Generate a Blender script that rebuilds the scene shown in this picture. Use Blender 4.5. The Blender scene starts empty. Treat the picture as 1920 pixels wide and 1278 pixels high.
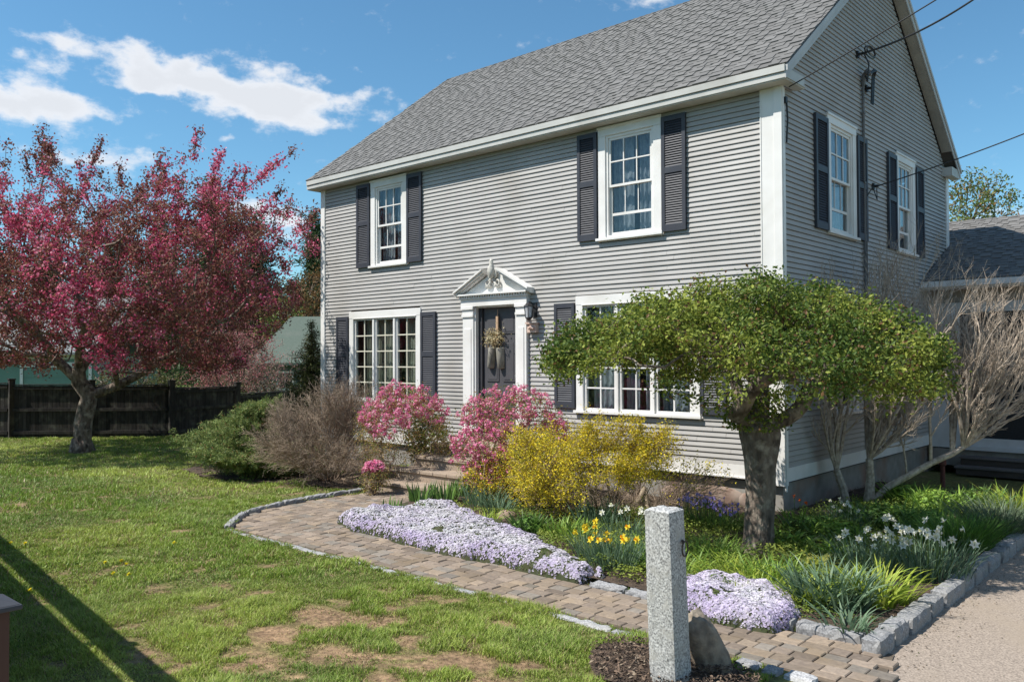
import bpy, math, random
import numpy as np
from mathutils import Vector, Matrix
R = math.radians
rng = np.random.default_rng(7)
random.seed(7)
sc = bpy.context.scene
COL = sc.collection

# ------------------------------------------------------------------ camera
CAM = np.array([4.69373, -10.52994, 2.08217])
YAW, PITCH, ROLL, FPX = R(41.90968), R(1.16751), R(-0.21549), 1572.654
_fw = np.array([-math.sin(YAW)*math.cos(PITCH), math.cos(YAW)*math.cos(PITCH), math.sin(PITCH)])
_r = np.array([math.cos(YAW), math.sin(YAW), 0.0]); _u = np.cross(_r, _fw)
_r2 = _r*math.cos(ROLL)+_u*math.sin(ROLL); _u2 = -_r*math.sin(ROLL)+_u*math.cos(ROLL)
cd = bpy.data.cameras.new('camera'); cam = bpy.data.objects.new('camera', cd); COL.objects.link(cam)
cd.sensor_width = 36; cd.lens = FPX/1920*36; cd.clip_start = .05; cd.clip_end = 3000
m = Matrix(((_r2[0], _u2[0], -_fw[0], CAM[0]), (_r2[1], _u2[1], -_fw[1], CAM[1]), (_r2[2], _u2[2], -_fw[2], CAM[2]), (0, 0, 0, 1)))
cam.matrix_world = m
sc.camera = cam

# ------------------------------------------------------------------ sky, sun, exposure
SUN_EL = R(54); SUN_H = np.array([-.59, -.807]); SUN_H /= np.linalg.norm(SUN_H)
sc.view_settings.view_transform = 'Standard'; sc.view_settings.look = 'None'
sc.view_settings.exposure = 0.45; sc.view_settings.gamma = 1
w = bpy.data.worlds.new('World'); sc.world = w; w.use_nodes = True
nt = w.node_tree; nt.nodes.clear()
def N(tree, typ, **kw):
    n = tree.nodes.new(typ)
    for k, v in kw.items(): setattr(n, k, v)
    return n
def M_(tree, op, a, b=None, c=None, clamp=False):
    n = N(tree, 'ShaderNodeMath', operation=op, use_clamp=clamp)
    for i, v in enumerate((a, b, c)):
        if v is None: continue
        if isinstance(v, (int, float)): n.inputs[i].default_value = v
        else: tree.links.new(v, n.inputs[i])
    return n.outputs[0]
sky = N(nt, 'ShaderNodeTexSky', sky_type='NISHITA', sun_disc=False)
sky.sun_elevation = SUN_EL; sky.sun_rotation = math.atan2(SUN_H[0], SUN_H[1])
sky.air_density = 1.0; sky.dust_density = .25; sky.ozone_density = 1.6; sky.altitude = 50
tc = N(nt, 'ShaderNodeTexCoord')
sep = N(nt, 'ShaderNodeSeparateXYZ'); nt.links.new(tc.outputs['Generated'], sep.inputs[0])
az = M_(nt, 'ARCTAN2', sep.outputs[0], sep.outputs[1]); el = M_(nt, 'ARCSINE', sep.outputs[2])
cmb = N(nt, 'ShaderNodeCombineXYZ'); nt.links.new(az, cmb.inputs[0]); nt.links.new(M_(nt, 'MULTIPLY', el, 1.6), cmb.inputs[1])
wn = N(nt, 'ShaderNodeTexNoise', noise_dimensions='3D'); wn.inputs['Scale'].default_value = 17; wn.inputs['Detail'].default_value = 5
nt.links.new(cmb.outputs[0], wn.inputs['Vector'])
sw = N(nt, 'ShaderNodeSeparateColor'); nt.links.new(wn.outputs['Color'], sw.inputs[0])
azw = M_(nt, 'ADD', az, M_(nt, 'MULTIPLY', M_(nt, 'SUBTRACT', sw.outputs[0], .5), .075))
elw = M_(nt, 'ADD', el, M_(nt, 'MULTIPLY', M_(nt, 'SUBTRACT', sw.outputs[1], .5), .05))
blobs = [(-1.237, .322, .026, .011, .85), (-1.212, .314, .020, .008, .7), (-1.272, .303, .012, .006, .6), (-1.245, .294, .018, .010, .85),
         (-1.262, .264, .036, .014, 1.3), (-1.222, .258, .042, .013, 1.35), (-1.300, .268, .04, .014, 1.2),
         (-1.172, .326, .030, .008, 1.0), (-1.150, .313, .035, .010, 1.15), (-1.118, .301, .042, .012, 1.3), (-1.145, .292, .030, .006, .8),
         (-1.070, .297, .046, .014, 1.4), (-1.020, .296, .046, .013, 1.3), (-.990, .284, .040, .012, 1.2), (-1.010, .278, .035, .011, 1.2),
         (-.958, .266, .034, .010, 1.2), (-.948, .292, .030, .007, .95), (-1.045, .329, .022, .006, .85), (-1.0, .322, .028, .006, .8), (-.975, .312, .022, .005, .7),
         (-.900, .304, .016, .008, .85), (-.868, .292, .012, .006, .65), (-.885, .278, .010, .006, .55), (-1.068, .247, .012, .006, .8), (-.985, .163, .030, .012, 1.1),
         (-1.03, .170, .04, .010, .9), (-1.150, .214, .024, .008, .9), (-1.21, .212, .045, .013, 1.0), (-.552, .402, .05, .009, 1.1),
         (-.19, .150, .04, .008, .75), (.9, .6, .35, .14, 1.3), (2.2, .45, .45, .12, 1.3), (-2.4, .5, .4, .12, 1.3), (-1.9, .3, .2, .05, 1.1), (3.0, .7, .4, .16, 1.3), (1.5, .9, .5, .15, 1.2)]  # the wide blobs at the end are unseen clouds, added to brighten the fill
tot = None
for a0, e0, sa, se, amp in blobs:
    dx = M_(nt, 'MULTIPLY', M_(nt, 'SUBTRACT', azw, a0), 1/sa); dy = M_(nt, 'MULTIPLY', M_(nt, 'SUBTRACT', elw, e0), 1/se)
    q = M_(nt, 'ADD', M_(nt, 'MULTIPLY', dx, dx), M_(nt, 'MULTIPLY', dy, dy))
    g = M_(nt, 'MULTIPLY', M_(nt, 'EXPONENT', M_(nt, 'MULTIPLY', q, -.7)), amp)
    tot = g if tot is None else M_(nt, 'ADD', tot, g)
n2 = N(nt, 'ShaderNodeTexNoise'); n2.inputs['Scale'].default_value = 30; n2.inputs['Detail'].default_value = 8; n2.inputs['Roughness'].default_value = .62
nt.links.new(cmb.outputs[0], n2.inputs['Vector'])
dens = M_(nt, 'ADD', tot, M_(nt, 'MULTIPLY', M_(nt, 'SUBTRACT', n2.outputs[0], .5), 3.0))
mr = N(nt, 'ShaderNodeMapRange', interpolation_type='SMOOTHSTEP'); mr.inputs['From Min'].default_value = .28; mr.inputs['From Max'].default_value = 1.5
nt.links.new(dens, mr.inputs['Value'])
shade = N(nt, 'ShaderNodeMapRange'); shade.inputs['From Min'].default_value = .6; shade.inputs['From Max'].default_value = 2.2
shade.inputs['To Min'].default_value = 1; shade.inputs['To Max'].default_value = .86; nt.links.new(dens, shade.inputs['Value'])
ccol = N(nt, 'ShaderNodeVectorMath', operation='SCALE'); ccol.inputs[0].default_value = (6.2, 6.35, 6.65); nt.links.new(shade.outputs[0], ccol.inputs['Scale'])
skt = N(nt, 'ShaderNodeMix', data_type='RGBA', blend_type='MULTIPLY'); skt.inputs['Factor'].default_value = 1
nt.links.new(sky.outputs[0], skt.inputs['A']); skt.inputs['B'].default_value = (.59, .90, .97, 1)
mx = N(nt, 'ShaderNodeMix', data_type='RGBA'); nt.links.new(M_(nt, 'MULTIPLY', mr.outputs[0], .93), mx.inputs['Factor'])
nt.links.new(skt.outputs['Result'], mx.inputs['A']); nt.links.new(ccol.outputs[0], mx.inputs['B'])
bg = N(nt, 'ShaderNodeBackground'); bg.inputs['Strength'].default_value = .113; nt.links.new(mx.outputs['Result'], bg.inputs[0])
wo = N(nt, 'ShaderNodeOutputWorld'); nt.links.new(bg.outputs[0], wo.inputs[0])
sl = bpy.data.lights.new('sun', 'SUN'); sl.energy = 5.0; sl.angle = R(.55); sl.color = (1, .955, .88)
so = bpy.data.objects.new('sun', sl); COL.objects.link(so)
sd = Vector((SUN_H[0]*math.cos(SUN_EL), SUN_H[1]*math.cos(SUN_EL), math.sin(SUN_EL)))
so.rotation_euler = sd.to_track_quat('Z', 'Y').to_euler(); so.location = (0, 0, 30)

# ------------------------------------------------------------------ materials
MATS = {}
def pm(name, c1, c2=None, scale=4, rough=.8, bump=0, bscale=40, attr=False, stretch=(1, 1, 1), spec=.3, detail=5, c3=None, s3=1.2, trans=0, metal=0):
    """procedural surface: two colours mixed by noise, optional large stains (c3), bump, per-face colour attribute"""
    if name in MATS: return MATS[name]
    mt = bpy.data.materials.new(name); mt.use_nodes = True; t = mt.node_tree; b = t.nodes['Principled BSDF']
    tcn = N(t, 'ShaderNodeTexCoord'); mp = N(t, 'ShaderNodeMapping'); mp.inputs['Scale'].default_value = stretch
    t.links.new(tcn.outputs['Object'], mp.inputs[0])
    no = N(t, 'ShaderNodeTexNoise'); no.inputs['Scale'].default_value = scale; no.inputs['Detail'].default_value = detail
    t.links.new(mp.outputs[0], no.inputs[0])
    cr = N(t, 'ShaderNodeMapRange'); cr.inputs['From Min'].default_value = .32; cr.inputs['From Max'].default_value = .68; t.links.new(no.outputs[0], cr.inputs[0])
    mi = N(t, 'ShaderNodeMix', data_type='RGBA'); t.links.new(cr.outputs[0], mi.inputs['Factor'])
    mi.inputs['A'].default_value = (*c1, 1); mi.inputs['B'].default_value = (*(c2 or c1), 1)
    out = mi.outputs['Result']
    if c3:
        n3 = N(t, 'ShaderNodeTexNoise'); n3.inputs['Scale'].default_value = s3; n3.inputs['Detail'].default_value = 6; t.links.new(tcn.outputs['Object'], n3.inputs[0])
        r3 = N(t, 'ShaderNodeMapRange'); r3.inputs['From Min'].default_value = .5; r3.inputs['From Max'].default_value = .72; t.links.new(n3.outputs[0], r3.inputs[0])
        m3 = N(t, 'ShaderNodeMix', data_type='RGBA'); t.links.new(r3.outputs[0], m3.inputs['Factor']); t.links.new(out, m3.inputs['A']); m3.inputs['B'].default_value = (*c3, 1)
        out = m3.outputs['Result']
    if attr:
        at = N(t, 'ShaderNodeAttribute', attribute_name='Col'); mm = N(t, 'ShaderNodeMix', data_type='RGBA', blend_type='MULTIPLY'); mm.inputs['Factor'].default_value = 1
        t.links.new(out, mm.inputs['A']); t.links.new(at.outputs['Color'], mm.inputs['B']); out = mm.outputs['Result']
    t.links.new(out, b.inputs['Base Color']); b.inputs['Roughness'].default_value = rough; b.inputs['Specular IOR Level'].default_value = spec; b.inputs['Metallic'].default_value = metal
    if bump:
        bn = N(t, 'ShaderNodeTexNoise'); bn.inputs['Scale'].default_value = bscale; bn.inputs['Detail'].default_value = 4; t.links.new(mp.outputs[0], bn.inputs[0])
        bu = N(t, 'ShaderNodeBump'); bu.inputs['Strength'].default_value = min(1, bump*25); bu.inputs['Distance'].default_value = bump; t.links.new(bn.outputs[0], bu.inputs['Height']); t.links.new(bu.outputs[0], b.inputs['Normal'])
    if trans:
        tb = N(t, 'ShaderNodeBsdfTranslucent'); t.links.new(out, tb.inputs[0]); ms = N(t, 'ShaderNodeMixShader'); ms.inputs[0].default_value = trans
        t.links.new(b.outputs[0], ms.inputs[1]); t.links.new(tb.outputs[0], ms.inputs[2]); t.links.new(ms.outputs[0], t.nodes['Material Output'].inputs[0])
    MATS[name] = mt; return mt
def glass_mat():
    mt = bpy.data.materials.new('window_glass'); mt.use_nodes = True; t = mt.node_tree; t.nodes.clear()
    ge = N(t, 'ShaderNodeNewGeometry'); dt = N(t, 'ShaderNodeVectorMath', operation='DOT_PRODUCT'); t.links.new(ge.outputs['Normal'], dt.inputs[0]); t.links.new(ge.outputs['Incoming'], dt.inputs[1])
    fr_ = M_(t, 'ADD', M_(t, 'MULTIPLY', M_(t, 'POWER', M_(t, 'SUBTRACT', 1.0, M_(t, 'ABSOLUTE', dt.outputs['Value'])), 4.0), .9), .055, clamp=True)
    tr = N(t, 'ShaderNodeBsdfTransparent'); tr.inputs[0].default_value = (.80, .84, .85, 1); gl = N(t, 'ShaderNodeBsdfGlossy'); gl.inputs['Roughness'].default_value = .02
    n = N(t, 'ShaderNodeTexNoise'); n.inputs['Scale'].default_value = 3.5; tcn = N(t, 'ShaderNodeTexCoord'); t.links.new(tcn.outputs['Object'], n.inputs[0])
    bu = N(t, 'ShaderNodeBump'); bu.inputs['Distance'].default_value = .012; bu.inputs['Strength'].default_value = .35; t.links.new(n.outputs[0], bu.inputs['Height']); t.links.new(bu.outputs[0], gl.inputs['Normal'])
    ms = N(t, 'ShaderNodeMixShader'); t.links.new(fr_, ms.inputs[0]); t.links.new(tr.outputs[0], ms.inputs[1]); t.links.new(gl.outputs[0], ms.inputs[2])
    o = N(t, 'ShaderNodeOutputMaterial'); t.links.new(ms.outputs[0], o.inputs[0]); return mt
GLASS = glass_mat()
SIDING = pm('grey_painted_clapboard', (.358, .347, .337), (.390, .379, .368), 2.2, .55, .0008, 9, attr=True, stretch=(1, 1, .4), c3=(.315, .30, .28), s3=.9)
WHITE = pm('white_trim_paint', (.76, .745, .725), (.69, .675, .65), 3, .45, .0006, 30, c3=(.62, .60, .56), s3=1.4)
CREAM = pm('cream_glazing_paint', (.66, .63, .52), (.60, .57, .46), 6, .5)
SHUT = pm('slate_shutter_vinyl', (.040, .043, .055), (.052, .055, .067), 5, .5, .0004, 60)
SHING = pm('asphalt_shingles', (.178, .172, .166), (.128, .125, .122), 260, .93, .0015, 400, attr=True, c3=(.148, .144, .138), s3=.7)
EAVE = pm('eave_aluminium', (.52, .515, .49), (.46, .455, .43), 3, .5, c3=(.4, .39, .36), s3=2)
CONC = pm('foundation_concrete', (.30, .285, .26), (.22, .21, .19), 6, .9, .004, 30, c3=(.26, .17, .13), s3=1.6)
DOORP = pm('charcoal_door_paint', (.070, .068, .075), (.085, .082, .088), 5, .45)
BLACKM = pm('black_metal', (.02, .02, .022), (.03, .03, .032), 10, .45)
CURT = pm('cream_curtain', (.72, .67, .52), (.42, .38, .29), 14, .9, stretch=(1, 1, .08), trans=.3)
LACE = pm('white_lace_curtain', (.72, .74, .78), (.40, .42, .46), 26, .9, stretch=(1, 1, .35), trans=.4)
DARKC = pm('maroon_curtain', (.12, .035, .04), (.06, .03, .03), 9, .9, stretch=(1, 1, .1))
INT = pm('interior_paint', (.16, .15, .14), (.12, .115, .11), 2, .9)
GRAN = pm('grey_granite', (.46, .46, .46), (.20, .20, .205), 75, .85, .006, 45, attr=True, c3=(.36, .35, .33), s3=5)
BLADE = pm('garden_leaf_blades', (1, 1, 1), (.8, .85, .8), 8, .5, attr=True, trans=.3)
LEAF = pm('tree_leaves', (1, 1, 1), (.78, .8, .78), 5, .55, attr=True, trans=.33, spec=.25)
PETAL = pm('petals', (1, 1, 1), (.88, .88, .88), 12, .7, attr=True, trans=.3, spec=.1)
BARK = pm('rough_grey_bark', (.245, .195, .155), (.050, .038, .031), 11, .95, .04, 22, stretch=(1, 1, .4), c3=(.36, .31, .25), s3=10)
TWIG = pm('dry_brown_twigs', (.38, .29, .215), (.20, .15, .11), 14, .9, attr=False)
PTWIG = pm('pale_bare_twigs', (.52, .435, .35), (.25, .20, .155), 22, .9)
SOIL = pm('dark_bark_mulch', (.055, .040, .030), (.12, .085, .062), 45, 1, .03, 55, c3=(.035, .027, .022), s3=8)

# ------------------------------------------------------------------ mesh tools
def link_mesh(name, V, F, mat, parent=None, col=None, base=(0, 0, 0), smooth=False):
    """V (n,3); F list of (k,m) int arrays or a list of tuples"""
    V = np.asarray(V, float)-np.asarray(base, float)
    me = bpy.data.meshes.new(name)
    if isinstance(F, list) and len(F) and isinstance(F[0], np.ndarray): groups = F
    elif isinstance(F, np.ndarray): groups = [F]
    else:
        d = {}
        for f in F: d.setdefault(len(f), []).append(f)
        groups = [np.array(v, dtype=np.int32) for v in d.values()]
    nl = sum(g.size for g in groups); npoly = sum(len(g) for g in groups)
    me.vertices.add(len(V)); me.vertices.foreach_set('co', V.astype(np.float32).ravel())
    me.loops.add(nl); me.loops.foreach_set('vertex_index', np.concatenate([g.ravel() for g in groups]).astype(np.int32))
    me.polygons.add(npoly)
    tot_ = np.concatenate([np.full(len(g), g.shape[1], np.int32) for g in groups]); st = np.concatenate([[0], np.cumsum(tot_)[:-1]]).astype(np.int32)
    me.polygons.foreach_set('loop_start', st)
    try: me.polygons.foreach_set('loop_total', tot_)
    except Exception: pass
    me.polygons.foreach_set('use_smooth', np.full(npoly, bool(smooth)))
    me.update(calc_edges=True); me.validate()
    if col is not None:
        ca = me.color_attributes.new('Col', 'FLOAT_COLOR', 'POINT')
        c4 = np.ones((len(V), 4), np.float32); c4[:, :3] = col; ca.data.foreach_set('color', c4.ravel())
    me.materials.append(mat)
    o = bpy.data.objects.new(name, me); COL.objects.link(o)
    if parent is not None: o.parent = parent
    if parent is None: o.location = base
    return o
class MB:
    def __init__(s): s.V = []; s.F = []; s.C = []; s.n = 0
    def add(s, V, F, c=None):
        V = np.asarray(V, float).reshape(-1, 3)
        s.V.append(V); s.F += [tuple(i+s.n for i in f) for f in F]; s.C.append(np.tile(np.asarray(c if c is not None else (1, 1, 1), float), (len(V), 1))); s.n += len(V); return s
    def box(s, x0, x1, y0, y1, z0, z1, c=None, T=None, bev=0):
        x0, x1 = min(x0, x1), max(x0, x1); y0, y1 = min(y0, y1), max(y0, y1); z0, z1 = min(z0, z1), max(z0, z1)
        P = [(x, y, z) for z in (z0, z1) for x, y in ((x0, y0), (x1, y0), (x1, y1), (x0, y1))]
        if T: P = [T(*p) for p in P]
        return s.add(P, [(0, 3, 2, 1), (4, 5, 6, 7), (0, 1, 5, 4), (1, 2, 6, 5), (2, 3, 7, 6), (3, 0, 4, 7)], c)
    def hull(s, lo, hi, c=None):
        n = len(lo); return s.add(list(lo)+list(hi), [tuple(reversed(range(n))), tuple(range(n, 2*n))]+[(i, (i+1) % n, n+(i+1) % n, n+i) for i in range(n)], c)
    def tube(s, P, r, k=8, c=None, caps=True, sq=(1, 1)):
        P = np.asarray(P, float); n = len(P); r = np.full(n, r) if np.isscalar(r) else np.asarray(r, float)
        T = np.gradient(P, axis=0); T /= np.linalg.norm(T, axis=1)[:, None]+1e-9
        a = np.array([0, 0, 1.]) if abs(T[0, 2]) < .9 else np.array([1., 0, 0])
        u = np.cross(a, T[0]); u /= np.linalg.norm(u); rings = []
        th = np.arange(k)*2*math.pi/k
        for i in range(n):
            u = u-T[i]*u.dot(T[i]); u /= np.linalg.norm(u)+1e-9; v = np.cross(T[i], u)
            rings.append(P[i]+r[i]*(np.cos(th)[:, None]*u*sq[0]+np.sin(th)[:, None]*v*sq[1]))
        F = [(i*k+j, i*k+(j+1) % k, (i+1)*k+(j+1) % k, (i+1)*k+j) for i in range(n-1) for j in range(k)]
        if caps: F += [tuple(reversed(range(k))), tuple(range((n-1)*k, n*k))]
        return s.add(np.concatenate(rings), F, c)
    def lathe(s, cx, cy, prof, k=16, c=None, sx=1, sy=1):
        th = np.arange(k)*2*math.pi/k; V = []
        for r_, z in prof: V += [(cx+r_*math.cos(t)*sx, cy+r_*math.sin(t)*sy, z) for t in th]
        n = len(prof)
        return s.add(V, [(i*k+j, i*k+(j+1) % k, (i+1)*k+(j+1) % k, (i+1)*k+j) for i in range(n-1) for j in range(k)]+[tuple(reversed(range(k))), tuple(range((n-1)*k, n*k))], c)
    def build(s, name, mat, parent=None, base=(0, 0, 0), smooth=False, attr=False):
        return link_mesh(name, np.concatenate(s.V), s.F, mat, parent, np.concatenate(s.C) if attr else None, base, smooth)
def tag(o, label=None, cat=None, group=None, kind=None):
    if label: o['label'] = label
    if cat: o['category'] = cat
    if group: o['group'] = group
    if kind: o['kind'] = kind
    return o
def empty(name, loc, label, cat, group=None):
    o = bpy.data.objects.new(name, None); COL.objects.link(o); o.location = loc; o.empty_display_size = .2
    return tag(o, label, cat, group)
def bevel(o, wd=.01, seg=2):
    b = o.modifiers.new('bevel', 'BEVEL'); b.width = wd; b.segments = seg; b.limit_method = 'ANGLE'; return o
ORD = ['first', 'second', 'third', 'fourth', 'fifth', 'sixth', 'seventh', 'eighth', 'ninth', 'tenth', 'eleventh', 'twelfth', 'thirteenth', 'fourteenth', 'fifteenth', 'sixteenth', 'seventeenth', 'eighteenth', 'nineteenth', 'twentieth']

def vn(P, seed=0):
    """smooth value noise 0..1 on (n,2|3) points"""
    P = np.asarray(P, float)
    if P.shape[1] == 2: P = np.c_[P, np.zeros(len(P))]
    I = np.floor(P).astype(np.int64); f = P-I; f = f*f*(3-2*f); out = 0
    for dx in (0, 1):
        for dy in (0, 1):
            for dz in (0, 1):
                h = ((I[:, 0]+dx)*374761393+(I[:, 1]+dy)*668265263+(I[:, 2]+dz)*2147483647+seed*144665) & 0xffffffff
                h = ((h ^ (h >> 13))*1274126177) & 0xffffffff; h = (h ^ (h >> 16)) & 0xffff
                out = out+h/65535*(f[:, 0] if dx else 1-f[:, 0])*(f[:, 1] if dy else 1-f[:, 1])*(f[:, 2] if dz else 1-f[:, 2])
    return out
def fbm(P, sc_=1, o=4, seed=0):
    P = np.asarray(P, float)*sc_; a = 1; t = 0; s_ = 0
    for i in range(o): t = t+a*vn(P*2**i, seed+i); s_ += a; a *= .5
    return t/s_
def inpoly(P, poly):
    x, y = P[:, 0], P[:, 1]; c = np.zeros(len(P), bool); n = len(poly)
    for i in range(n):
        x0, y0 = poly[i]; x1, y1 = poly[(i+1) % n]
        if y0 == y1: continue
        c ^= ((y0 > y) != (y1 > y)) & (x < (x1-x0)*(y-y0)/(y1-y0)+x0)
    return c
def unit(v): return v/(np.linalg.norm(v, axis=-1, keepdims=True)+1e-9)
def mixc(a, b, t): t = np.asarray(t)[:, None]; return np.asarray(a)*(1-t)+np.asarray(b)*t

def leafcloud(name, P, size, cols, mat=None, parent=None, base=(0, 0, 0), aspect=.55, nrm=None, nj=1.0, tip=None, gap=None):
    """many small rhombic leaves: P (n,3), size (n,), cols (n,3); nrm preferred facing"""
    n = len(P); size = np.broadcast_to(size, (n,)); d = unit(rng.normal(size=(n, 3)))
    if nrm is not None: d = unit(nrm+d*nj)
    a = unit(rng.normal(size=(n, 3))) if tip is None else unit(tip+rng.normal(size=(n, 3))*.5)
    t = unit(a-d*np.sum(a*d, 1)[:, None]); b = np.cross(d, t)
    L = (size/2)[:, None]; W = L*aspect
    V = np.stack([P-t*L, P+b*W-t*L*.1+d*L*.18, P+t*L, P-b*W-t*L*.1+d*L*.18], 1).reshape(-1, 3)
    F = np.arange(4*n, dtype=np.int32).reshape(-1, 4)
    return link_mesh(name, V, F, mat or LEAF, parent, np.repeat(cols, 4, 0), base)
def flowercloud(name, P, size, cols, mat=None, parent=None, base=(0, 0, 0), nrm=None, nj=.6, k=5):
    n = len(P); size = np.broadcast_to(size, (n,)); d = unit(rng.normal(size=(n, 3)))
    if nrm is not None: d = unit(nrm+d*nj)
    a = unit(rng.normal(size=(n, 3))); t = unit(a-d*np.sum(a*d, 1)[:, None]); b = np.cross(d, t)
    Vs = [P-d*(size*.12)[:, None]]
    for j in range(2*k):
        th = j*math.pi/k; r_ = (size/2)*(1 if j % 2 == 0 else .55); Vs.append(P+(t*math.cos(th)+b*math.sin(th))*r_[:, None])
    V = np.stack(Vs, 1).reshape(-1, 3); w_ = 2*k+1; o = (np.arange(n)*w_)[:, None]
    F = [np.concatenate([o, o+1+2*j, o+1+(2*j+1) % (2*k), o+1+(2*j+2) % (2*k)], 1)[:, [0, 1, 2, 3]] for j in range(k)]
    F = [np.concatenate([o, o+1+(2*j-1) % (2*k), o+1+2*j, o+1+(2*j+1) % (2*k)], 1) for j in range(k)]
    F = np.concatenate(F).astype(np.int32)
    cc = np.repeat(cols[:, None, :], w_, 1); cc[:, 0] *= .75
    return link_mesh(name, V, F, mat or PETAL, parent, cc.reshape(-1, 3), base)
def blades(P, L, W, arch, lean, cols, seg=3, az_=None, fold=.0):
    """curved grass-like blades. returns V,F,C arrays"""
    n = len(P); th = rng.uniform(0, 2*math.pi, n) if az_ is None else az_; dx, dy = np.cos(th), np.sin(th)
    H = np.stack([dx, dy, np.zeros(n)], 1); S = np.stack([-dy, dx, np.zeros(n)], 1); Vs = []
    tw = rng.uniform(-1.2, 1.2, n); S = S*np.cos(tw)[:, None]+H*np.sin(tw)[:, None]
    for i in range(seg+1):
        s_ = i/seg; out = lean*s_+arch*s_*s_; up = np.sqrt(np.maximum(.02, 1-np.minimum(out, .98)**2))*s_ if False else (s_-.5*arch*s_**3)
        c = P+H*(out*L)[:, None]; c[:, 2] += up*L
        wd = W*(1-s_**2.2)*.5 if i < seg else W*0
        if i < seg: Vs += [c-S*wd[:, None], c+S*wd[:, None]]
        else: Vs += [c]
    k = 2*seg+1; V = np.stack(Vs, 1).reshape(-1, 3); o = (np.arange(n)*k)[:, None]
    Q = np.concatenate([np.concatenate([o+2*i, o+2*i+1, o+2*i+3, o+2*i+2], 1) for i in range(seg-1)]).astype(np.int32) if seg > 1 else None
    T = np.concatenate([o+2*seg-2, o+2*seg-1, o+2*seg], 1).astype(np.int32)
    C = np.repeat(cols[:, None, :], k, 1)*np.repeat(np.linspace(.7, 1.1, k)[None, :, None]*0+1, n, 0)
    return V, ([Q, T] if seg > 1 else [T]), C.reshape(-1, 3)

class Tree:
    """skeleton that reaches every attractor by the cheapest branch; radii by the pipe rule"""
    def __init__(s, trunk, r_tip=.004, e=2.3):
        s.P = [np.array(p, float) for p in trunk]; s.par = [-1]+list(range(len(trunk)-1)); s.len = [0.]
        for i in range(1, len(trunk)): s.len.append(s.len[-1]+np.linalg.norm(s.P[i]-s.P[i-1]))
        s.tr = len(trunk); s.rt = r_tip; s.e = e; s.tips = []
    def grow(s, A, k=.35, step=.25, wob=.04, start=0, up=0., sag=0.):
        A = np.asarray(A); root = s.P[s.tr-1]; A = A[np.argsort(np.linalg.norm(A-root, axis=1))]
        cap = len(s.P)+len(A)*14+50; PP = np.zeros((cap, 3)); LL = np.zeros(cap); n = len(s.P); PP[:n] = s.P; LL[:n] = s.len
        for a in A:
            d = np.linalg.norm(PP[start:n]-a, axis=1); cost = d+k*LL[start:n]
            if up: cost = cost+up*np.maximum(0, PP[start:n, 2]-a[2])
            j = int(np.argmin(cost))+start; dist = d[j-start]; m_ = max(1, min(12, int(dist/step))); p0 = PP[j].copy(); prev = j
            mid = rng.normal(size=3)*wob*dist+np.array([0, 0, sag*dist])
            for i in range(1, m_+1):
                t = i/m_; q = p0+(a-p0)*t+mid*4*t*(1-t)
                PP[n] = q; LL[n] = LL[prev]+np.linalg.norm(q-PP[prev]); s.par.append(prev); prev = n; n += 1
            s.tips.append(prev)
        s.P = [PP[i] for i in range(n)]; s.len = list(LL[:n]); return s
    def radii(s, r0=None):
        n = len(s.P); acc = np.zeros(n); ch = [[] for _ in range(n)]
        for i, p in enumerate(s.par):
            if p >= 0: ch[p].append(i)
        s.ch = ch; r = np.zeros(n)
        order = np.argsort(-np.array(s.len))
        for i in order: 
            r[i] = (sum(r[c]**s.e for c in ch[i]))**(1/s.e) if ch[i] else s.rt
        if r0:
            f = r0/r[s.tr-1]
            if f > 0: r = s.rt+(r-s.rt)*(r0-s.rt)/max(1e-6, (r[s.tr-1]-s.rt))
        s.r = r; return s
    def mesh(s, mb=None, kbig=8, kmin=3, rmin=0, skip=0):
        mb = mb or MB(); n = len(s.P); starts = [(0, -1)]
        while starts:
            i, p = starts.pop(); ch = [i] if p < 0 else [p, i]; j = i
            while True:
                c = [q for q in s.ch[j]]
                if not c: break
                c.sort(key=lambda q: -s.r[q]); 
                for q in c[1:]: starts.append((q, j))
                j = c[0]; ch.append(j)
            if len(ch) < 2: continue
            rr = np.array([s.r[q] for q in ch]); 
            if p >= 0: rr[0] = rr[1]
            if rr.max() < rmin: continue
            k = kbig if rr.max() > .05 else (5 if rr.max() > .015 else kmin)
            mb.tube([s.P[q] for q in ch], rr, k, caps=False)
        return mb
def ellip(n, c, rad, shell=0., top=None, ns=0, seed=3, thr=0.):
    out = []; tot_ = 0; c = np.array(c); rad = np.array(rad)
    while tot_ < n:
        p = rng.uniform(-1, 1, (n*3, 3)); d = np.linalg.norm(p, axis=1); k = (d < 1) & (d > shell)
        if ns:
            k &= fbm((c+p*rad), ns, 2, seed) > thr
        q = p[k]; out.append(q); tot_ += len(q)
    return c+np.concatenate(out)[:n]*rad

# ================================================================== GROUND
def sheet(name, x0, x1, y0, y1, z, mat):
    o = link_mesh(name, [(x0, y0, z), (x1, y0, z), (x1, y1, z), (x0, y1, z)], [(0, 1, 2, 3)], mat); return tag(o, kind='structure')
GREENG = pm('far_grass', (.06, .10, .02), (.09, .13, .03), .6, 1, c3=(.12, .12, .05), s3=.15)
sheet('ground', -900, 900, -900, 900, -.06, GREENG)
ASPH = pm('aged_tan_asphalt', (.40, .33, .27), (.18, .148, .122), 75, .95, .006, 120, c3=(.30, .245, .19), s3=1.1)
sheet('driveway', 2.66, 14, -16, 9, .004, ASPH)
PATH = [(-4.72, -5.2), (-5.38, -4.6), (-5.72, -3.7), (-5.66, -2.5), (-5.75, -2.12), (-4.2, -2.05), (-3.9, -3.0), (-3.3, -4.0), (-2.6, -4.3), (2.74, -4.38), (2.9, -5.2)]
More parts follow.
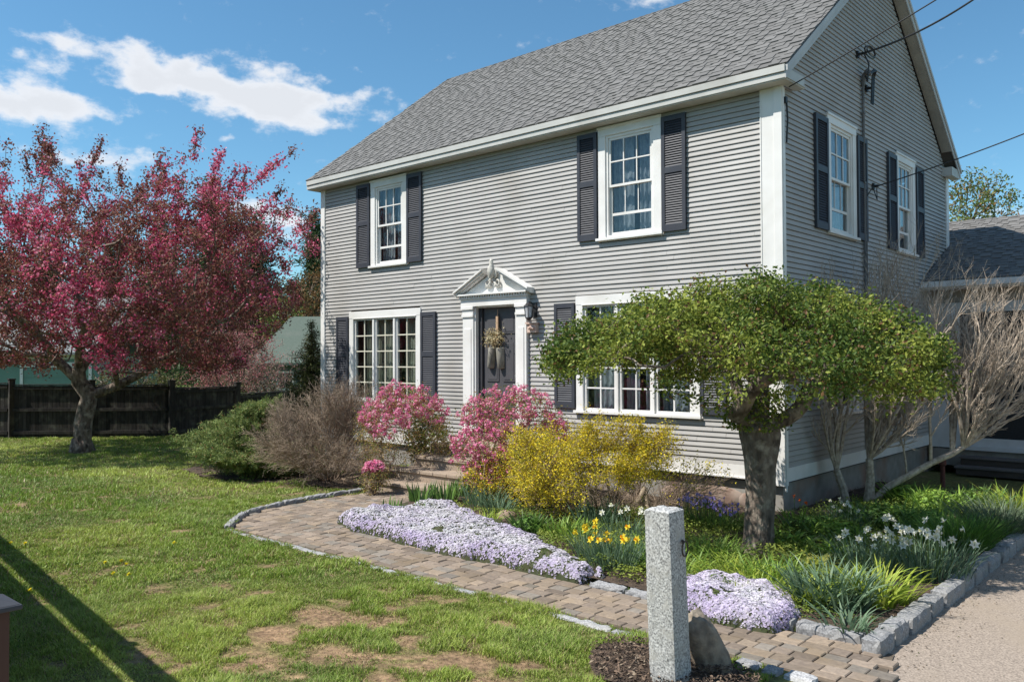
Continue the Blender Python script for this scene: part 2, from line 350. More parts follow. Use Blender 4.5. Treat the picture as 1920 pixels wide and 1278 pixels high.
BED = [(-4.35, -2.3), (-4.2, -3.4), (-3.6, -4.1), (-2.6, -4.3), (2.6, -4.3), (2.6, 3.5), (0.02, 3.6), (0.02, .02), (-4.3, .02)]
BEDL = [(-5.65, -2.3), (-6.1, -2.45), (-7.4, -2.75), (-9.0, -3.25), (-10.4, -3.0), (-10.9, -1.2), (-10.6, .3), (-5.6, .1)]
MULCH = [(1.75+.58*math.cos(t)*(1+.12*math.sin(3*t)), -5.78+.42*math.sin(t)) for t in np.linspace(0, 2*math.pi, 24, endpoint=False)]
# lawn mesh with worn patches
def bare(P):
    """0 = full grass, 1 = bare straw-coloured soil"""
    m_ = np.zeros(len(P))
    for x, y, rx, ry, a in [(-.62, -6.35, .75, .42, 1.25), (-.05, -6.9, .7, .32, 1.15), (-.9, -7.0, .5, .25, 1.1), (-1.6, -7.0, .35, .2, .9), (-.2, -5.9, .3, .14, 1.0), (.3, -5.75, .25, .1, .7),
                            (-5.4, -5.7, .55, .22, .95), (-6.3, -5.8, .5, .2, .8), (-3.9, -6.4, .35, .14, .75), (-6.9, -5.5, .3, .15, .7), (-6.6, -2.9, 1.0, .4, .8), (-2.3, -6.6, .35, .16, .8), (-8.6, -6.3, .3, .12, .8),
                            (-1.35, -7.75, .5, .25, .85), (-14.9, -3.2, .7, .5, .8), (-2.9, -5.9, .4, .1, .6), (.6, -6.6, .6, .4, .8)]:
        m_ = np.maximum(m_, a*np.exp(-(((P[:, 0]-x)/rx)**2+((P[:, 1]-y)/ry)**2)*1.25))
    near = np.clip(1-np.hypot(P[:, 0]+.3, P[:, 1]+6.6)/4.2, 0, 1)
    return np.clip((m_+(fbm(P, 4.2, 5, 5)-.5)*3.4+near*.16-.56)*1.7, 0, 1)
def lawnz(P): return .012+.03*(fbm(P, .9, 3, 9)-.35)+.012*(fbm(P, 6, 2, 2)-.5)
gx = np.arange(-26, 2.81, .1); gy = np.arange(-11.5, 6.01, .1); X, Y = np.meshgrid(gx, gy); P2 = np.c_[X.ravel(), Y.ravel()]
hx = (P2[:, 0] > -10) & (P2[:, 1] > .1)
Z = lawnz(P2); ins = inpoly(P2, PATH) | inpoly(P2, BED); Z[ins] = -.02; Z[hx] = -.02; Z[(P2[:, 0] > 2.55)] = -.05
bm_ = bare(P2); cg = fbm(P2, 1.1, 4, 21)
cc = mixc((.12, .14, .04), (.20, .20, .075), cg); cc = mixc(cc, (.40, .29, .17), bm_*.9) if False else cc*(1-bm_[:, None])+np.array([.34, .235, .145])*(.4+1.0*fbm(P2, 9, 3, 4))[:, None]*bm_[:, None]
nx, ny = len(gx), len(gy); ii = (np.arange(ny-1)[:, None]*nx+np.arange(nx-1)[None, :]).ravel()
F = np.stack([ii, ii+1, ii+nx+1, ii+nx], 1).astype(np.int32)
LAWNM = pm('lawn_soil_and_thatch', (1.1, 1.05, 1), (.42, .38, .36), 24, 1, .03, 30, attr=True)
tag(link_mesh('lawn', np.c_[P2, Z], F, LAWNM, None, cc, smooth=True), kind='structure')

# grass blades
def lawn_ok(P):
    return ~(inpoly(P, PATH) | inpoly(P, BED) | inpoly(P, MULCH) | (inpoly(P, BEDL) & (fbm(P, 3, 2, 8) > .33)) | ((P[:, 0] > -10.1) & (P[:, 1] > .1)) | (P[:, 0] > 2.3)) & (P[:, 1] < 5.9)
def in_view(P, mg=.04):
    d = np.c_[P, np.zeros(len(P))]-CAM; z = d@_fw; return (z > .5) & (np.abs(d@_r2)/z < .61+mg) & ((-(d@_u2))/z < .407+.09)
def grass(name, x0, x1, y0, y1, dens, L, W, dmin, dmax, seg):
    n = int((x1-x0)*(y1-y0)*dens); P = np.c_[rng.uniform(x0, x1, n), rng.uniform(y0, y1, n)]
    dd = np.hypot(P[:, 0]-CAM[0], P[:, 1]-CAM[1]); k = (dd >= dmin) & (dd < dmax); P = P[k]; P = P[in_view(P)]; P = P[lawn_ok(P)]
    b = bare(P); keep = rng.random(len(P)) > b*.72; P = P[keep]; b = b[keep]; n = len(P)
    tuft = fbm(P, 3.2, 3, 31); big = fbm(P, .55, 3, 12)
    hgt = L*(.30+1.7*np.clip(tuft-.25, 0, 1)+.5*np.clip((fbm(P, 7, 2, 91)-.6)*4, 0, 1))*(.8+.4*rng.random(n))*(1-.6*b)
    c = mixc((.20, .29, .045), (.45, .51, .115), np.clip((big-.3)*2.2+rng.normal(0, .2, n), 0, 1))
    c = c*(.78+.5*tuft)[:, None]
    hgt = np.where(b > .3, hgt*.7, hgt); dry = (rng.random(n) < .11+.75*b+.10*np.clip((fbm(P, 1.6, 3, 44)-.5)*5, 0, 1))[:, None]; c = np.where(dry, np.array([.40, .31, .16])*(.7+.5*rng.random((n, 1))), c)
    c[:, 2] += .02*np.clip((fbm(P, 1.2, 2, 77)-.5)*4, 0, 1)
    V, F, C = blades(np.c_[P, lawnz(P)-.004], hgt, W*(.6+.8*rng.random(n)), rng.uniform(.1, .55, n), rng.uniform(0, .5, n), c, seg)
    return V, F, C
parts_ = [grass('g', -8, 2.6, -10, -2, 11000, .062, .0065, 0, 8.2, 2), grass('g', -14, 2.6, -11, 1, 4200, .064, .011, 8.2, 13, 2), grass('g', -27, -3, -12, 6, 1300, .07, .022, 13, 30, 1)]
off = 0; Vs = []; Qs = []; Ts = []; Cs = []
for V, F, C in parts_:
    Vs.append(V); Cs.append(C)
    for f in F: (Qs if f.shape[1] == 4 else Ts).append(f+off)
    off += len(V)
tag(link_mesh('lawn_grass', np.concatenate(Vs), [np.concatenate(Qs), np.concatenate(Ts)], BLADE, None, np.concatenate(Cs)), 'green spring lawn grass with worn straw coloured patches', 'grass', kind='stuff')

# garden bed soil
def soilgrid(name, poly, z0, amp, res=.07):
    p = np.array(poly); gx = np.arange(p[:, 0].min(), p[:, 0].max()+res, res); gy = np.arange(p[:, 1].min(), p[:, 1].max()+res, res)
    X, Y = np.meshgrid(gx, gy); Q = np.c_[X.ravel(), Y.ravel()]; inn = inpoly(Q, poly); nx, ny = len(gx), len(gy)
    Z = z0+amp*fbm(Q, 3, 3, 6)+.02*fbm(Q, 14, 2, 8)
    Q2 = Q.copy()
    ii = (np.arange(ny-1)[:, None]*nx+np.arange(nx-1)[None, :]).ravel(); F = np.stack([ii, ii+1, ii+nx+1, ii+nx], 1); F = F[inn[F].sum(1) >= 3]
    used = np.unique(F); mp = -np.ones(len(Q), int); mp[used] = np.arange(len(used))
    return tag(link_mesh(name, np.c_[Q2, Z][used], mp[F].astype(np.int32), SOIL, smooth=True), kind='structure')
soilgrid('garden_soil', BED, .035, .06); soilgrid('shrub_bed_soil', BEDL, .0, .05); soilgrid('mulch', MULCH, .02, .04, .03)
# leaf litter / bark chips on beds
chips = []
for poly, n in ((BED, 9000), (BEDL, 3500), (MULCH, 3500)):
    p = np.array(poly); Q = np.c_[rng.uniform(p[:, 0].min(), p[:, 0].max(), n), rng.uniform(p[:, 1].min(), p[:, 1].max(), n)]; chips.append(Q[inpoly(Q, poly)])
chips = np.concatenate(chips); n = len(chips)
cc = np.array([(.10, .07, .05), (.20, .14, .10), (.05, .035, .028), (.28, .22, .16)])[rng.choice(4, n, p=[.4, .22, .3, .08])]
tag(leafcloud('bark_chips', np.c_[chips, .075+.02*rng.random(n)+.02*fbm(chips, 3, 2, 6)], rng.uniform(.015, .045, n), cc, pm('bark_chip', (1, 1, 1), (.8, .8, .8), 20, .95, attr=True), aspect=.4, nrm=np.tile([0, 0, 1.], (n, 1)), nj=.7), 'dark bark chips and leaf litter over the flower beds', 'mulch chips', kind='stuff')

# brick path
pb = MB(); y = -5.17; row = 0
def clip_paver(x0, x1, y0, y1):
    cs = np.array([(x0, y0), (x1, y0), (x1, y1), (x0, y1), ((x0+x1)/2, (y0+y1)/2)]); k = inpoly(cs, PATH); return k.sum() >= (3 if x0 > 2 else 4)
while y < -2.0:
    h = .132 if row % 3 else .104; x = -5.9+rng.uniform(0, .15)
    while x < 2.95:
        l = rng.choice([.13, .175, .215], p=[.35, .4, .25])
        if clip_paver(x, x+l, y, y+h):
            g_ = .0045; c = np.array([(.33, .26, .20), (.37, .295, .23), (.29, .23, .18), (.31, .27, .225), (.39, .305, .225)])[rng.integers(5)]*rng.uniform(.60, .92)
            dz = rng.normal(0, .0022); b_ = .006; x0, x1, y0, y1 = x+g_, x+l-g_, y+g_, y+h-g_; z1 = .032+dz; t1, t2 = rng.normal(0, .0015, 2)
            lo = [(x0, y0, .0), (x1, y0, .0), (x1, y1, .0), (x0, y1, .0)]; mid = [(a, b, z1-b_) for a, b, _ in lo]
            top = [(x0+b_, y0+b_, z1+t1), (x1-b_, y0+b_, z1+t2), (x1-b_, y1-b_, z1+t2), (x0+b_, y1-b_, z1+t1)]
            pb.add(lo+mid+top, [(0, 1, 5, 4), (1, 2, 6, 5), (2, 3, 7, 6), (3, 0, 4, 7), (4, 5, 9, 8), (5, 6, 10, 9), (6, 7, 11, 10), (7, 4, 8, 11), (8, 9, 10, 11)], c)
        x += l
    y += h; row += 1
tag(pb.build('path', pm('tumbled_clay_pavers', (1, 1, 1), (.72, .72, .74), 28, .92, .003, 60, attr=True, c3=(.8, .78, .72), s3=3), attr=True), kind='structure')
tag(link_mesh('path_sand', [(x, y_, .012) for x, y_ in PATH], [tuple(range(len(PATH)))], pm('joint_sand', (.13, .105, .08), (.09, .072, .055), 30, 1, .003, 80)), kind='structure')

n = 1500; Q = np.c_[2.72+np.abs(rng.normal(0, .16, n)), rng.uniform(-4.7, 4, n)]; Q[1000:] = np.c_[rng.uniform(2.72, 6, 500), rng.uniform(-6, 5, 500)]; n = len(Q)
tag(leafcloud('drive_grit', np.c_[Q, np.full(n, .009)], rng.uniform(.006, .024, n), np.array([(.07, .05, .035), (.18, .12, .07), (.30, .26, .2), (.10, .11, .04)])[rng.choice(4, n, p=[.45, .25, .2, .1])], MATS['bark_chip'], aspect=.5, nrm=np.tile([0, 0, 1.], (n, 1)), nj=.3), 'scattered grit and leaf crumbs on the driveway beside the kerb', 'grit', kind='stuff')
# granite blocks (each one a thing)
def rockblock(name, ax, ay, bx, by, wd, z0, z1, label, group, seed, tint=1.0, rough=.0075):
    """a rough-split block along the line a-b"""
    L = math.hypot(bx-ax, by-ay); ux, uy = (bx-ax)/L, (by-ay)/L; g_ = .009; r_ = np.random.default_rng(seed)
    nx_, ny_, nz_ = max(3, int(L/.05)), 4, 3; V = []; idx = {}
    def vid(i, j, k):
        if (i, j, k) not in idx:
            s_ = g_+(L-2*g_)*i/nx_; t = (j/ny_-.5)*wd; z = z0+(z1-z0)*k/nz_
            e_ = (i in (0, nx_))+(j in (0, ny_))+(k == nz_)
            if e_ >= 2:
                sh = .010; s_ += sh*(1 if i == 0 else -1 if i == nx_ else 0); t += sh*(1 if j == 0 else -1 if j == ny_ else 0); z -= sh*(k == nz_)
            d_ = r_.normal(0, rough*.5, 3); p = (ax+bx)/2*0+ax+ux*s_-uy*t+d_[0], ay+uy*s_+ux*t+d_[1], z+(d_[2] if k else 0); idx[i, j, k] = len(V); V.append(p)
        return idx[i, j, k]
    F = []
    for i in range(nx_):
        for j in range(ny_): F.append((vid(i, j, nz_), vid(i+1, j, nz_), vid(i+1, j+1, nz_), vid(i, j+1, nz_)))
    for i in range(nx_):
        for k in range(nz_): F.append((vid(i, 0, k), vid(i+1, 0, k), vid(i+1, 0, k+1), vid(i, 0, k+1))); F.append((vid(i+1, ny_, k), vid(i, ny_, k), vid(i, ny_, k+1), vid(i+1, ny_, k+1)))
    for j in range(ny_):
        for k in range(nz_): F.append((vid(0, j+1, k), vid(0, j, k), vid(0, j, k+1), vid(0, j+1, k+1))); F.append((vid(nx_, j, k), vid(nx_, j+1, k), vid(nx_, j+1, k+1), vid(nx_, j, k+1)))
    t_ = tint*r_.uniform(.85, 1.15)
    o = link_mesh(name, V, F, GRAN, None, np.tile([t_, t_, t_*1.01], (len(V), 1)), ((ax+bx)/2, (ay+by)/2, 0)); return tag(o, label, 'edging stone', group)
# driveway kerb: from the front corner backwards
y = -4.52; i = 0; r_ = random.Random(4)
while y < 3.2:
    l = r_.uniform(.26, .62) if i else .34
    rockblock('granite_kerb_block', 2.63+r_.uniform(-.012, .012), y, 2.63+r_.uniform(-.012, .012), y+l, .15, -.03, .125+r_.uniform(-.012, .012),
              'driveway kerb block of rough granite, '+(ORD[i]+' from the front corner' if i else 'at the front corner of the bed'), 'granite kerb blocks along the driveway', 100+i, .72)
    y += l; i += 1
# bed front kerb facing the path
xs = [2.53, 2.02, 1.50, .95, .48, .10]
for i in range(5):
    rockblock('granite_bed_block', xs[i+1], -4.34, xs[i], -4.34, .12, -.03, .10 if i < 2 else .06, 'long granite block between path and bed, '+('beside the driveway corner', 'second from the driveway corner', 'third from the corner, behind small phlox', 'fourth from the corner, behind the post', 'fifth, at the tip of the long phlox')[i],
              'granite blocks at the front of the bed', 200+i, .78)
# raised curb round the head of the path
curve = [(-4.72, -5.24), (-5.06, -4.94), (-5.40, -4.60), (-5.56, -4.2), (-5.70, -3.82), (-5.76, -3.42), (-5.79, -3.0), (-5.80, -2.62), (-5.79, -2.28)]
for i in range(len(curve)-1):
    (ax, ay), (bx, by) = curve[i], curve[i+1]
    rockblock('granite_path_block', ax, ay, bx, by, .10, -.03, .075, 'narrow granite block at the path head, '+('lowest one, at the outer corner' if i == 0 else ORD[i]+' counted from the outer corner'), 'granite blocks round the head of the path', 300+i, .82, .008)
x = -4.70; i = 0
while x < 1.25:
    l = r_.uniform(.42, .72); l = min(l, 1.3-x) if 1.3-x < .9 else l
    rockblock('sunken_edging_stone', x, -5.245-.01*math.sin(x), min(x+l, 1.3), -5.245-.01*math.sin(x+l), .10, -.03, .029, 'sunken pale stone between lawn and path, '+ORD[i]+' from the left end', 'sunken stones along the lawn edge', 400+i, .88, .010)
    x += l; i += 1
for i, (ax, bx) in enumerate(((2.0, 2.18), (2.19, 2.33), (2.34, 2.56))):
    rockblock('low_granite_sett', ax, -5.27, bx, -5.27, .13, -.03, .055, 'granite sett right of the post, '+('nearest the leaning rock', 'middle of the three', 'pale, farthest from the rock')[i], 'granite setts beside the leaning rock', 500+i, (.85, .8, 1.35)[i])

# ================================================================== HOUSE
L_, W_ = 10.14, 7.744; ZB, ZS, ZE = .45, .63, 5.64     # skirt bottom, first clapboard, soffit
SL = .767; OV = .25; GO = .2; ZR = 5.84+SL*(W_/2+OV)
house = empty('house', (0, 0, 0), 'two storey grey clapboard house with white trim, slate shutters and steep shingle roof', 'house')
def TF(u, n, z): return (u, -n, z)          # front wall: u = x
def TS(u, n, z): return (n, u, z)           # side wall: u = y
WF = [  # x0,x1,z0,z1 of casing outer edge, kind
    (-8.50, -7.41, 3.86, 5.60, 'dh'), (-2.93, -1.80, 3.86, 5.62, 'dh'), (-9.19, -7.02, 1.21, 3.03, 'tri_cream'), (-3.38, -1.20, 1.21, 3.05, 'tri')]
WS = [(1.52, 2.67, 3.86, 5.63, 'dh'), (4.56, 5.62, 3.86, 5.61, 'dh'), (1.52, 2.67, 1.21, 3.03, 'dh')]
DOOR = (-5.60, -4.62, .80, 2.97)
def siding(u0, u1, z0, ztop, openings, T, ulim=None):
    """clapboards as real overlapping strips with a butt edge"""
    mb = MB(); e = .0716; z = z0; out = .0185
    while z < ztop-.005:
        zt = min(z+e, ztop); a, b = (u0, u1) if ulim is None else ulim((z+zt)/2)
        segs = [(a, b)]
        for o in openings:
            if o[3] > z+.001 and o[2] < zt-.001:
                ns = []
                for s_ in segs:
                    if o[0] >= s_[1] or o[1] <= s_[0]: ns.append(s_); continue
                    if o[0] > s_[0]: ns.append((s_[0], o[0]))
                    if o[1] < s_[1]: ns.append((o[1], s_[1]))
                segs = ns
        for (p, q) in segs:
            if q-p < .01: continue
            mb.add([T(p, -.010, z-.001), T(q, -.010, z-.001), T(q, -.010, zt), T(p, -.010, zt)], [(0, 1, 2, 3)], np.ones(3)*.6)  # backing toned darker: shade of the slot put into its colour
            cuts = [p]; 
            while cuts[-1] < q: cuts.append(cuts[-1]+random.uniform(1.6, 4.2))
            cuts[-1] = q
            if len(cuts) > 2 and cuts[-1]-cuts[-2] < .3: cuts.pop(-2)
            for p_, q_ in zip(cuts[:-1], cuts[1:]):
                q2 = q_-(.0025 if q_ < q else 0); jn = random.uniform(-.0012, .0012); tn = np.array([1, .995, .985])*random.gauss(1, .028); k = max(1, int((q2-p_)/1.0)); V = []
                for u_ in np.linspace(p_, q2, k+1): j = jn+random.uniform(-.0006, .0006); V += [T(u_, out+j, z), T(u_, out+j, z+.009), T(u_, .004+j, zt-.008), T(u_, -.010, z-.0012)]
                F = []
                for i in range(k): o = 4*i; F += [(o, o+4, o+5, o+1), (o+1, o+5, o+6, o+2), (o+3, o+7, o+4, o)]
                mb.add(V, F, tn)
        z += e
    return mb
sh_ = .035
def shr(w_): return (w_[0]+sh_, w_[1]-sh_, w_[2]+sh_, w_[3]-sh_)
siding(-L_, 0, ZS, ZE, [shr(w_) for w_ in WF]+[(DOOR[0], DOOR[1], 0, DOOR[3])], TF).build('wall', SIDING, house, attr=True)
def gl(z):
    lo, hi = .0, W_
    if z > 5.64: d = (z-5.72)/SL+.0; lo = max(0, d+.0); hi = min(W_, W_-d)
    return lo, max(lo, hi)
siding(0, W_, ZS, ZR-.35, [shr(w_) for w_ in WS], TS, gl).build('gable_wall', SIDING, house, attr=True)
# plain sheets for the sides the photo does not show, and the rooms
mb = MB(); mb.hull([(-L_, .002, ZB), (-L_, .002, ZE), (-L_, W_/2, ZR-.25), (-L_, W_, ZE), (-L_, W_, ZB)], [(-L_+.02, .002, ZB), (-L_+.02, .002, ZE), (-L_+.02, W_/2, ZR-.25), (-L_+.02, W_, ZE), (-L_+.02, W_, ZB)])
mb.box(-L_, 0, W_-.02, W_, ZB, ZE); mb.build('rear_wall', SIDING, house, attr=True)
mb = MB(); mb.box(-L_+.05, -.06, 2.6, 2.65, .6, 5.6); mb.box(-L_+.05, -.06, .2, 7.5, .62, .66); mb.box(-L_+.05, -.06, .12, 7.5, 3.3, 3.4); mb.box(-L_+.05, -.06, .12, 7.5, 5.62, 5.66)
for x in (-6.5, -3.9): mb.box(x, x+.06, .12, 7.5, .6, 5.6)
mb.box(-3.0, -2.96, 2.66, 7.5, .6, 5.6); mb.box(-2.9, -.06, 3.6, 3.66, .6, 5.6); mb.build('interior', INT, house)
# corner boards
mb = MB(); mb.box(-.275, .028, -.034, .0, ZB-.05, ZE-.001); mb.box(-.075, .040, -.050, -.034, ZB-.05, ZE-.001); mb.box(.0, .034, .001, .075, ZB-.05, ZE-.001); mb.box(.028, .052, -.034, .0, ZB-.12, ZE-.001)
mb.box(-.262, -.250, -.042, -.034, ZB, ZE-.02); bevel(mb.build('corner_board', WHITE, house), .004, 1)
mb = MB(); mb.box(-L_-.028, -L_+.11, -.034, .0, ZB-.05, ZE-.001); mb.box(-L_-.034, -L_, .001, .1, ZB-.05, ZE-.001); bevel(mb.build('corner_board', WHITE, house), .004, 1)
mb = MB(); mb.box(.0, .034, W_-.13, W_+.03, ZB-.05, ZE-.001); bevel(mb.build('corner_board', WHITE, house), .004, 1)
# skirt
mb = MB(); mb.box(-L_+.112, DOOR[0]-.3, -.028, 0, ZB, ZS); mb.box(DOOR[1]+.3, -.277, -.028, 0, ZB, ZS); mb.box(DOOR[1]+.3, -.277, -.045, -.028, ZB+.001, ZB+.02); mb.build('skirt_board', WHITE, house)
mb = MB(); mb.box(0, .028, .077, W_-.132, ZB, ZS-.001); mb.build('skirt_board', WHITE, house)
# foundation
mb = MB(); mb.box(-L_+.03, -.03, .045, .4, -.1, ZB-.03); mb.box(-.4, -.03, .4, W_-.03, -.1, ZB-.03); mb.box(-L_+.03, -.4, W_-.4, W_-.03, -.1, ZB-.03); mb.box(-L_+.03, -L_+.4, .4, W_-.4, -.1, ZB-.03)
mb.build('foundation', CONC, house)
mb = MB(); mb.box(-L_+.02, -.02, .02, W_-.02, ZB-.03, ZB+.02); mb.build('sill_plate', BLACKM, house)
# boulders showing in the front foundation (reddish field stone)
FST = pm('reddish_field_stone', (.30, .215, .17), (.22, .15, .12), 9, .9, .008, 25, c3=(.34, .28, .24), s3=4)
mb = MB()
for cx_, cz_, a_, b_ in ((-.98, .16, .42, .17), (-.42, .14, .30, .14), (-1.6, .13, .3, .13)):
    th = np.linspace(0, 2*math.pi, 15)[:-1]; V = [(cx_, .022, cz_)]
    for rr_, n_ in ((.55, .024), (.9, .034), (1.0, .06)):
        V += [(cx_+a_*rr_*math.cos(t)*(1+.08*math.sin(3*t)), n_, cz_+b_*rr_*math.sin(t)*(1+.06*math.cos(2*t))) for t in th]
    k = 14; F = [(0, 1+j, 1+(j+1) % k) for j in range(k)]+[(1+q*k+j, 1+(q+1)*k+j, 1+(q+1)*k+(j+1) % k, 1+q*k+(j+1) % k) for q in range(2) for j in range(k)]; mb.add(V, F)
mb.build('foundation_boulder', FST, house, smooth=True)

# ---- roof
roof = None
def roofpt(x, s_, n): # front slope: s_ = distance up the slope from the eave, n = height off it
    c = 1/math.sqrt(1+SL*SL); return (x, -OV-.02+s_*c-n*SL*c, 5.84+s_*SL*c+n*c)
SLEN = math.sqrt(1+SL*SL)*(W_/2+OV+.02); XL, XR = -L_-GO, GO
mb = MB(); mb.add([roofpt(XL, 0, 0), roofpt(XR, 0, 0), roofpt(XR, SLEN, 0), roofpt(XL, SLEN, 0), roofpt(XL, 0, -.06), roofpt(XR, 0, -.06), roofpt(XR, SLEN-.08, -.06), roofpt(XL, SLEN-.08, -.06)], [(0, 1, 2, 3), (4, 7, 6, 5), (0, 4, 5, 1), (1, 5, 6, 2), (2, 6, 7, 3), (3, 7, 4, 0)])
yb = W_+OV+.02
mb.add([(XL, W_/2, ZR+.0), (XR, W_/2, ZR+.0), (XR, yb, 5.82), (XL, yb, 5.82), (XL, W_/2, ZR-.08), (XR, W_/2, ZR-.08), (XR, yb, 5.75), (XL, yb, 5.75)], [(0, 3, 2, 1), (4, 5, 6, 7), (0, 1, 5, 4), (1, 2, 6, 5), (2, 3, 7, 6), (3, 0, 4, 7)])
roof = mb.build('roof', SHING, house, attr=True)
def shingles(pt, x0, x1, slen, e=.143, ex=.022, n0=.002, xlim=None):
    mb = MB(); s_ = 0; row = 0
    while s_ < slen-.02:
        st_ = min(s_+e+.012, slen); x = x0-ex+(row % 2)*.05-rng.uniform(0, .25); xe = x1+ex; xs0 = x0-ex; tone = 1
        if xlim: xs0, xe = xlim(s_); x = xs0-rng.uniform(0, .25)
        mb.add([pt(xs0, s_-.006, n0+.008), pt(xe, s_-.006, n0+.008), pt(xe, st_, n0+.001), pt(xs0, st_, n0+.001), pt(xs0, s_-.006, n0), pt(xe, s_-.006, n0)], [(0, 1, 2, 3), (4, 5, 1, 0)], np.ones(3)*rng.uniform(.86, .96))
        up = row % 2
        while x < xe:
            w_ = rng.uniform(.10, .24) if up else rng.uniform(.08, .20); a, b = max(x, xs0), min(x+w_, xe)
            if up and b-a > .01:
                v = rng.uniform(.92, 1.16); h0, h1 = n0+.019, n0+.011; sl = s_-.006+rng.uniform(-.003, .003)
                mb.add([pt(a, sl, h0), pt(b, sl, h0), pt(b-.006, st_-.006, h1), pt(a+.006, st_-.006, h1), pt(a, sl, n0), pt(b, sl, n0), pt(b, st_-.006, n0), pt(a, st_-.006, n0)], [(0, 1, 2, 3), (4, 5, 1, 0), (5, 6, 2, 1), (7, 4, 0, 3)], np.ones(3)*v)
            x += w_; up = 1-up
        s_ += e; row += 1
    return mb
shingles(roofpt, XL, XR, SLEN-.03).build('shingles', SHING, roof, attr=True)
mb = MB(); x = XL-.02   # ridge caps
while x < XR:
    mb.add([(x, W_/2-.13, ZR-.08), (x, W_/2, ZR+.035), (x, W_/2+.13, ZR-.08), (x+.16, W_/2-.13, ZR-.088), (x+.16, W_/2, ZR+.025), (x+.16, W_/2+.13, ZR-.088)], [(0, 1, 4, 3), (1, 2, 5, 4), (0, 2, 1)], np.ones(3)*rng.uniform(.55, .8)); x += .145
mb.build('ridge_cap', SHING, roof, attr=True)
# eave box: fascia, soffit, mouldings
mb = MB(); mb.box(XL+.01, XR-.01, -OV, -OV+.02, ZE, 5.80); mb.box(XL+.01, XR-.01, -OV-.035, -OV-.001, 5.735, 5.825); mb.box(XL+.01, XR-.01, -OV-.016, -OV-.001, 5.655, 5.728)
mb.box(XL+.03, XR-.03, -OV+.021, .0, ZE, ZE+.012); mb.box(XL+.01, XL+.03, -OV+.02, .33, ZE, 5.85); mb.box(XR-.03, XR-.01, -OV+.02, .34, ZE, 5.80); mb.box(.053, XR-.031, .001, .34, ZE, ZE+.015)
mb.box(XR-.055, XR+.004, -OV-.001, .345, ZE+.016, ZE+.03)
bevel(mb.build('eave', EAVE, roof), .003, 1)
mb = MB(); mb.box(.001, XR-.031, .32, .34, ZE+.016, 5.80); mb.build('eave_return', EAVE, roof); mb = MB(); mb.box(XR-.03, XR-.012, W_-.32, W_+OV, ZE-.01, 5.80); mb.box(.001, XR-.031, W_-.32, W_-.30, ZE-.01, 5.80); mb.box(.036, XR-.031, W_-.30, W_+OV, ZE-.01, ZE+.005); mb.box(.001, XR-.031, W_+OV-.02, W_+OV, ZE+.006, 5.80)
mb.build('eave_return', EAVE, roof)
# rake boards + soffits, both slopes, right and left gable
RAKE = pm('rake_board_aluminium', (.50, .50, .50), (.43, .43, .43), 3, .5)
SOFF = pm('beige_soffit', (.40, .385, .35), (.34, .33, .30), 3, .6, c3=(.28, .27, .25), s3=2)
for xa, xb, xi in ((XR-.018, XR, .004), (XL, XL+.018, -L_-.004)):
    mb = MB(); ms = MB()
    for sgn in (1, -1):
        def Y(y): return y if sgn == 1 else W_-y
        y0_, y1_ = -OV-.015, W_/2
        z0_, z1_ = 5.84-.02, 5.84-.02+SL*(y1_-y0_)
        d = .19
        mb.hull([(xa, Y(y0_), z0_-.001), (xa, Y(y1_), z1_), (xa, Y(y1_), z1_-d), (xa, Y(y0_), z0_-d+.02)], [(xb, Y(y0_), z0_-.001), (xb, Y(y1_), z1_), (xb, Y(y1_), z1_-d), (xb, Y(y0_), z0_-d+.02)])
        mb.hull([(xb, Y(y0_), z0_-.002), (xb, Y(y1_), z1_-.001), (xb, Y(y1_), z1_-.075), (xb, Y(y0_), z0_-.077)], [(xb+.022*(1 if xb > 0 else 1), Y(y0_), z0_-.002), (xb+.022, Y(y1_), z1_-.001), (xb+.022, Y(y1_), z1_-.075), (xb+.022, Y(y0_), z0_-.077)])
        xo = xa if xb > 0 else xb
        ys_ = .341 if sgn == 1 else .321; zs_ = 5.82-d+.02+SL*(ys_-y0_)
        ms.hull([(xi, Y(ys_), zs_), (xi, Y(y1_), z1_-d+.02), (xi, Y(y1_), z1_-d+.035), (xi, Y(ys_), zs_+.015)], [(xo, Y(ys_), zs_), (xo, Y(y1_), z1_-d+.02), (xo, Y(y1_), z1_-d+.035), (xo, Y(ys_), zs_+.015)])
    mb.build('rake_board', RAKE, roof); ms.build('rake_soffit', SOFF, roof)

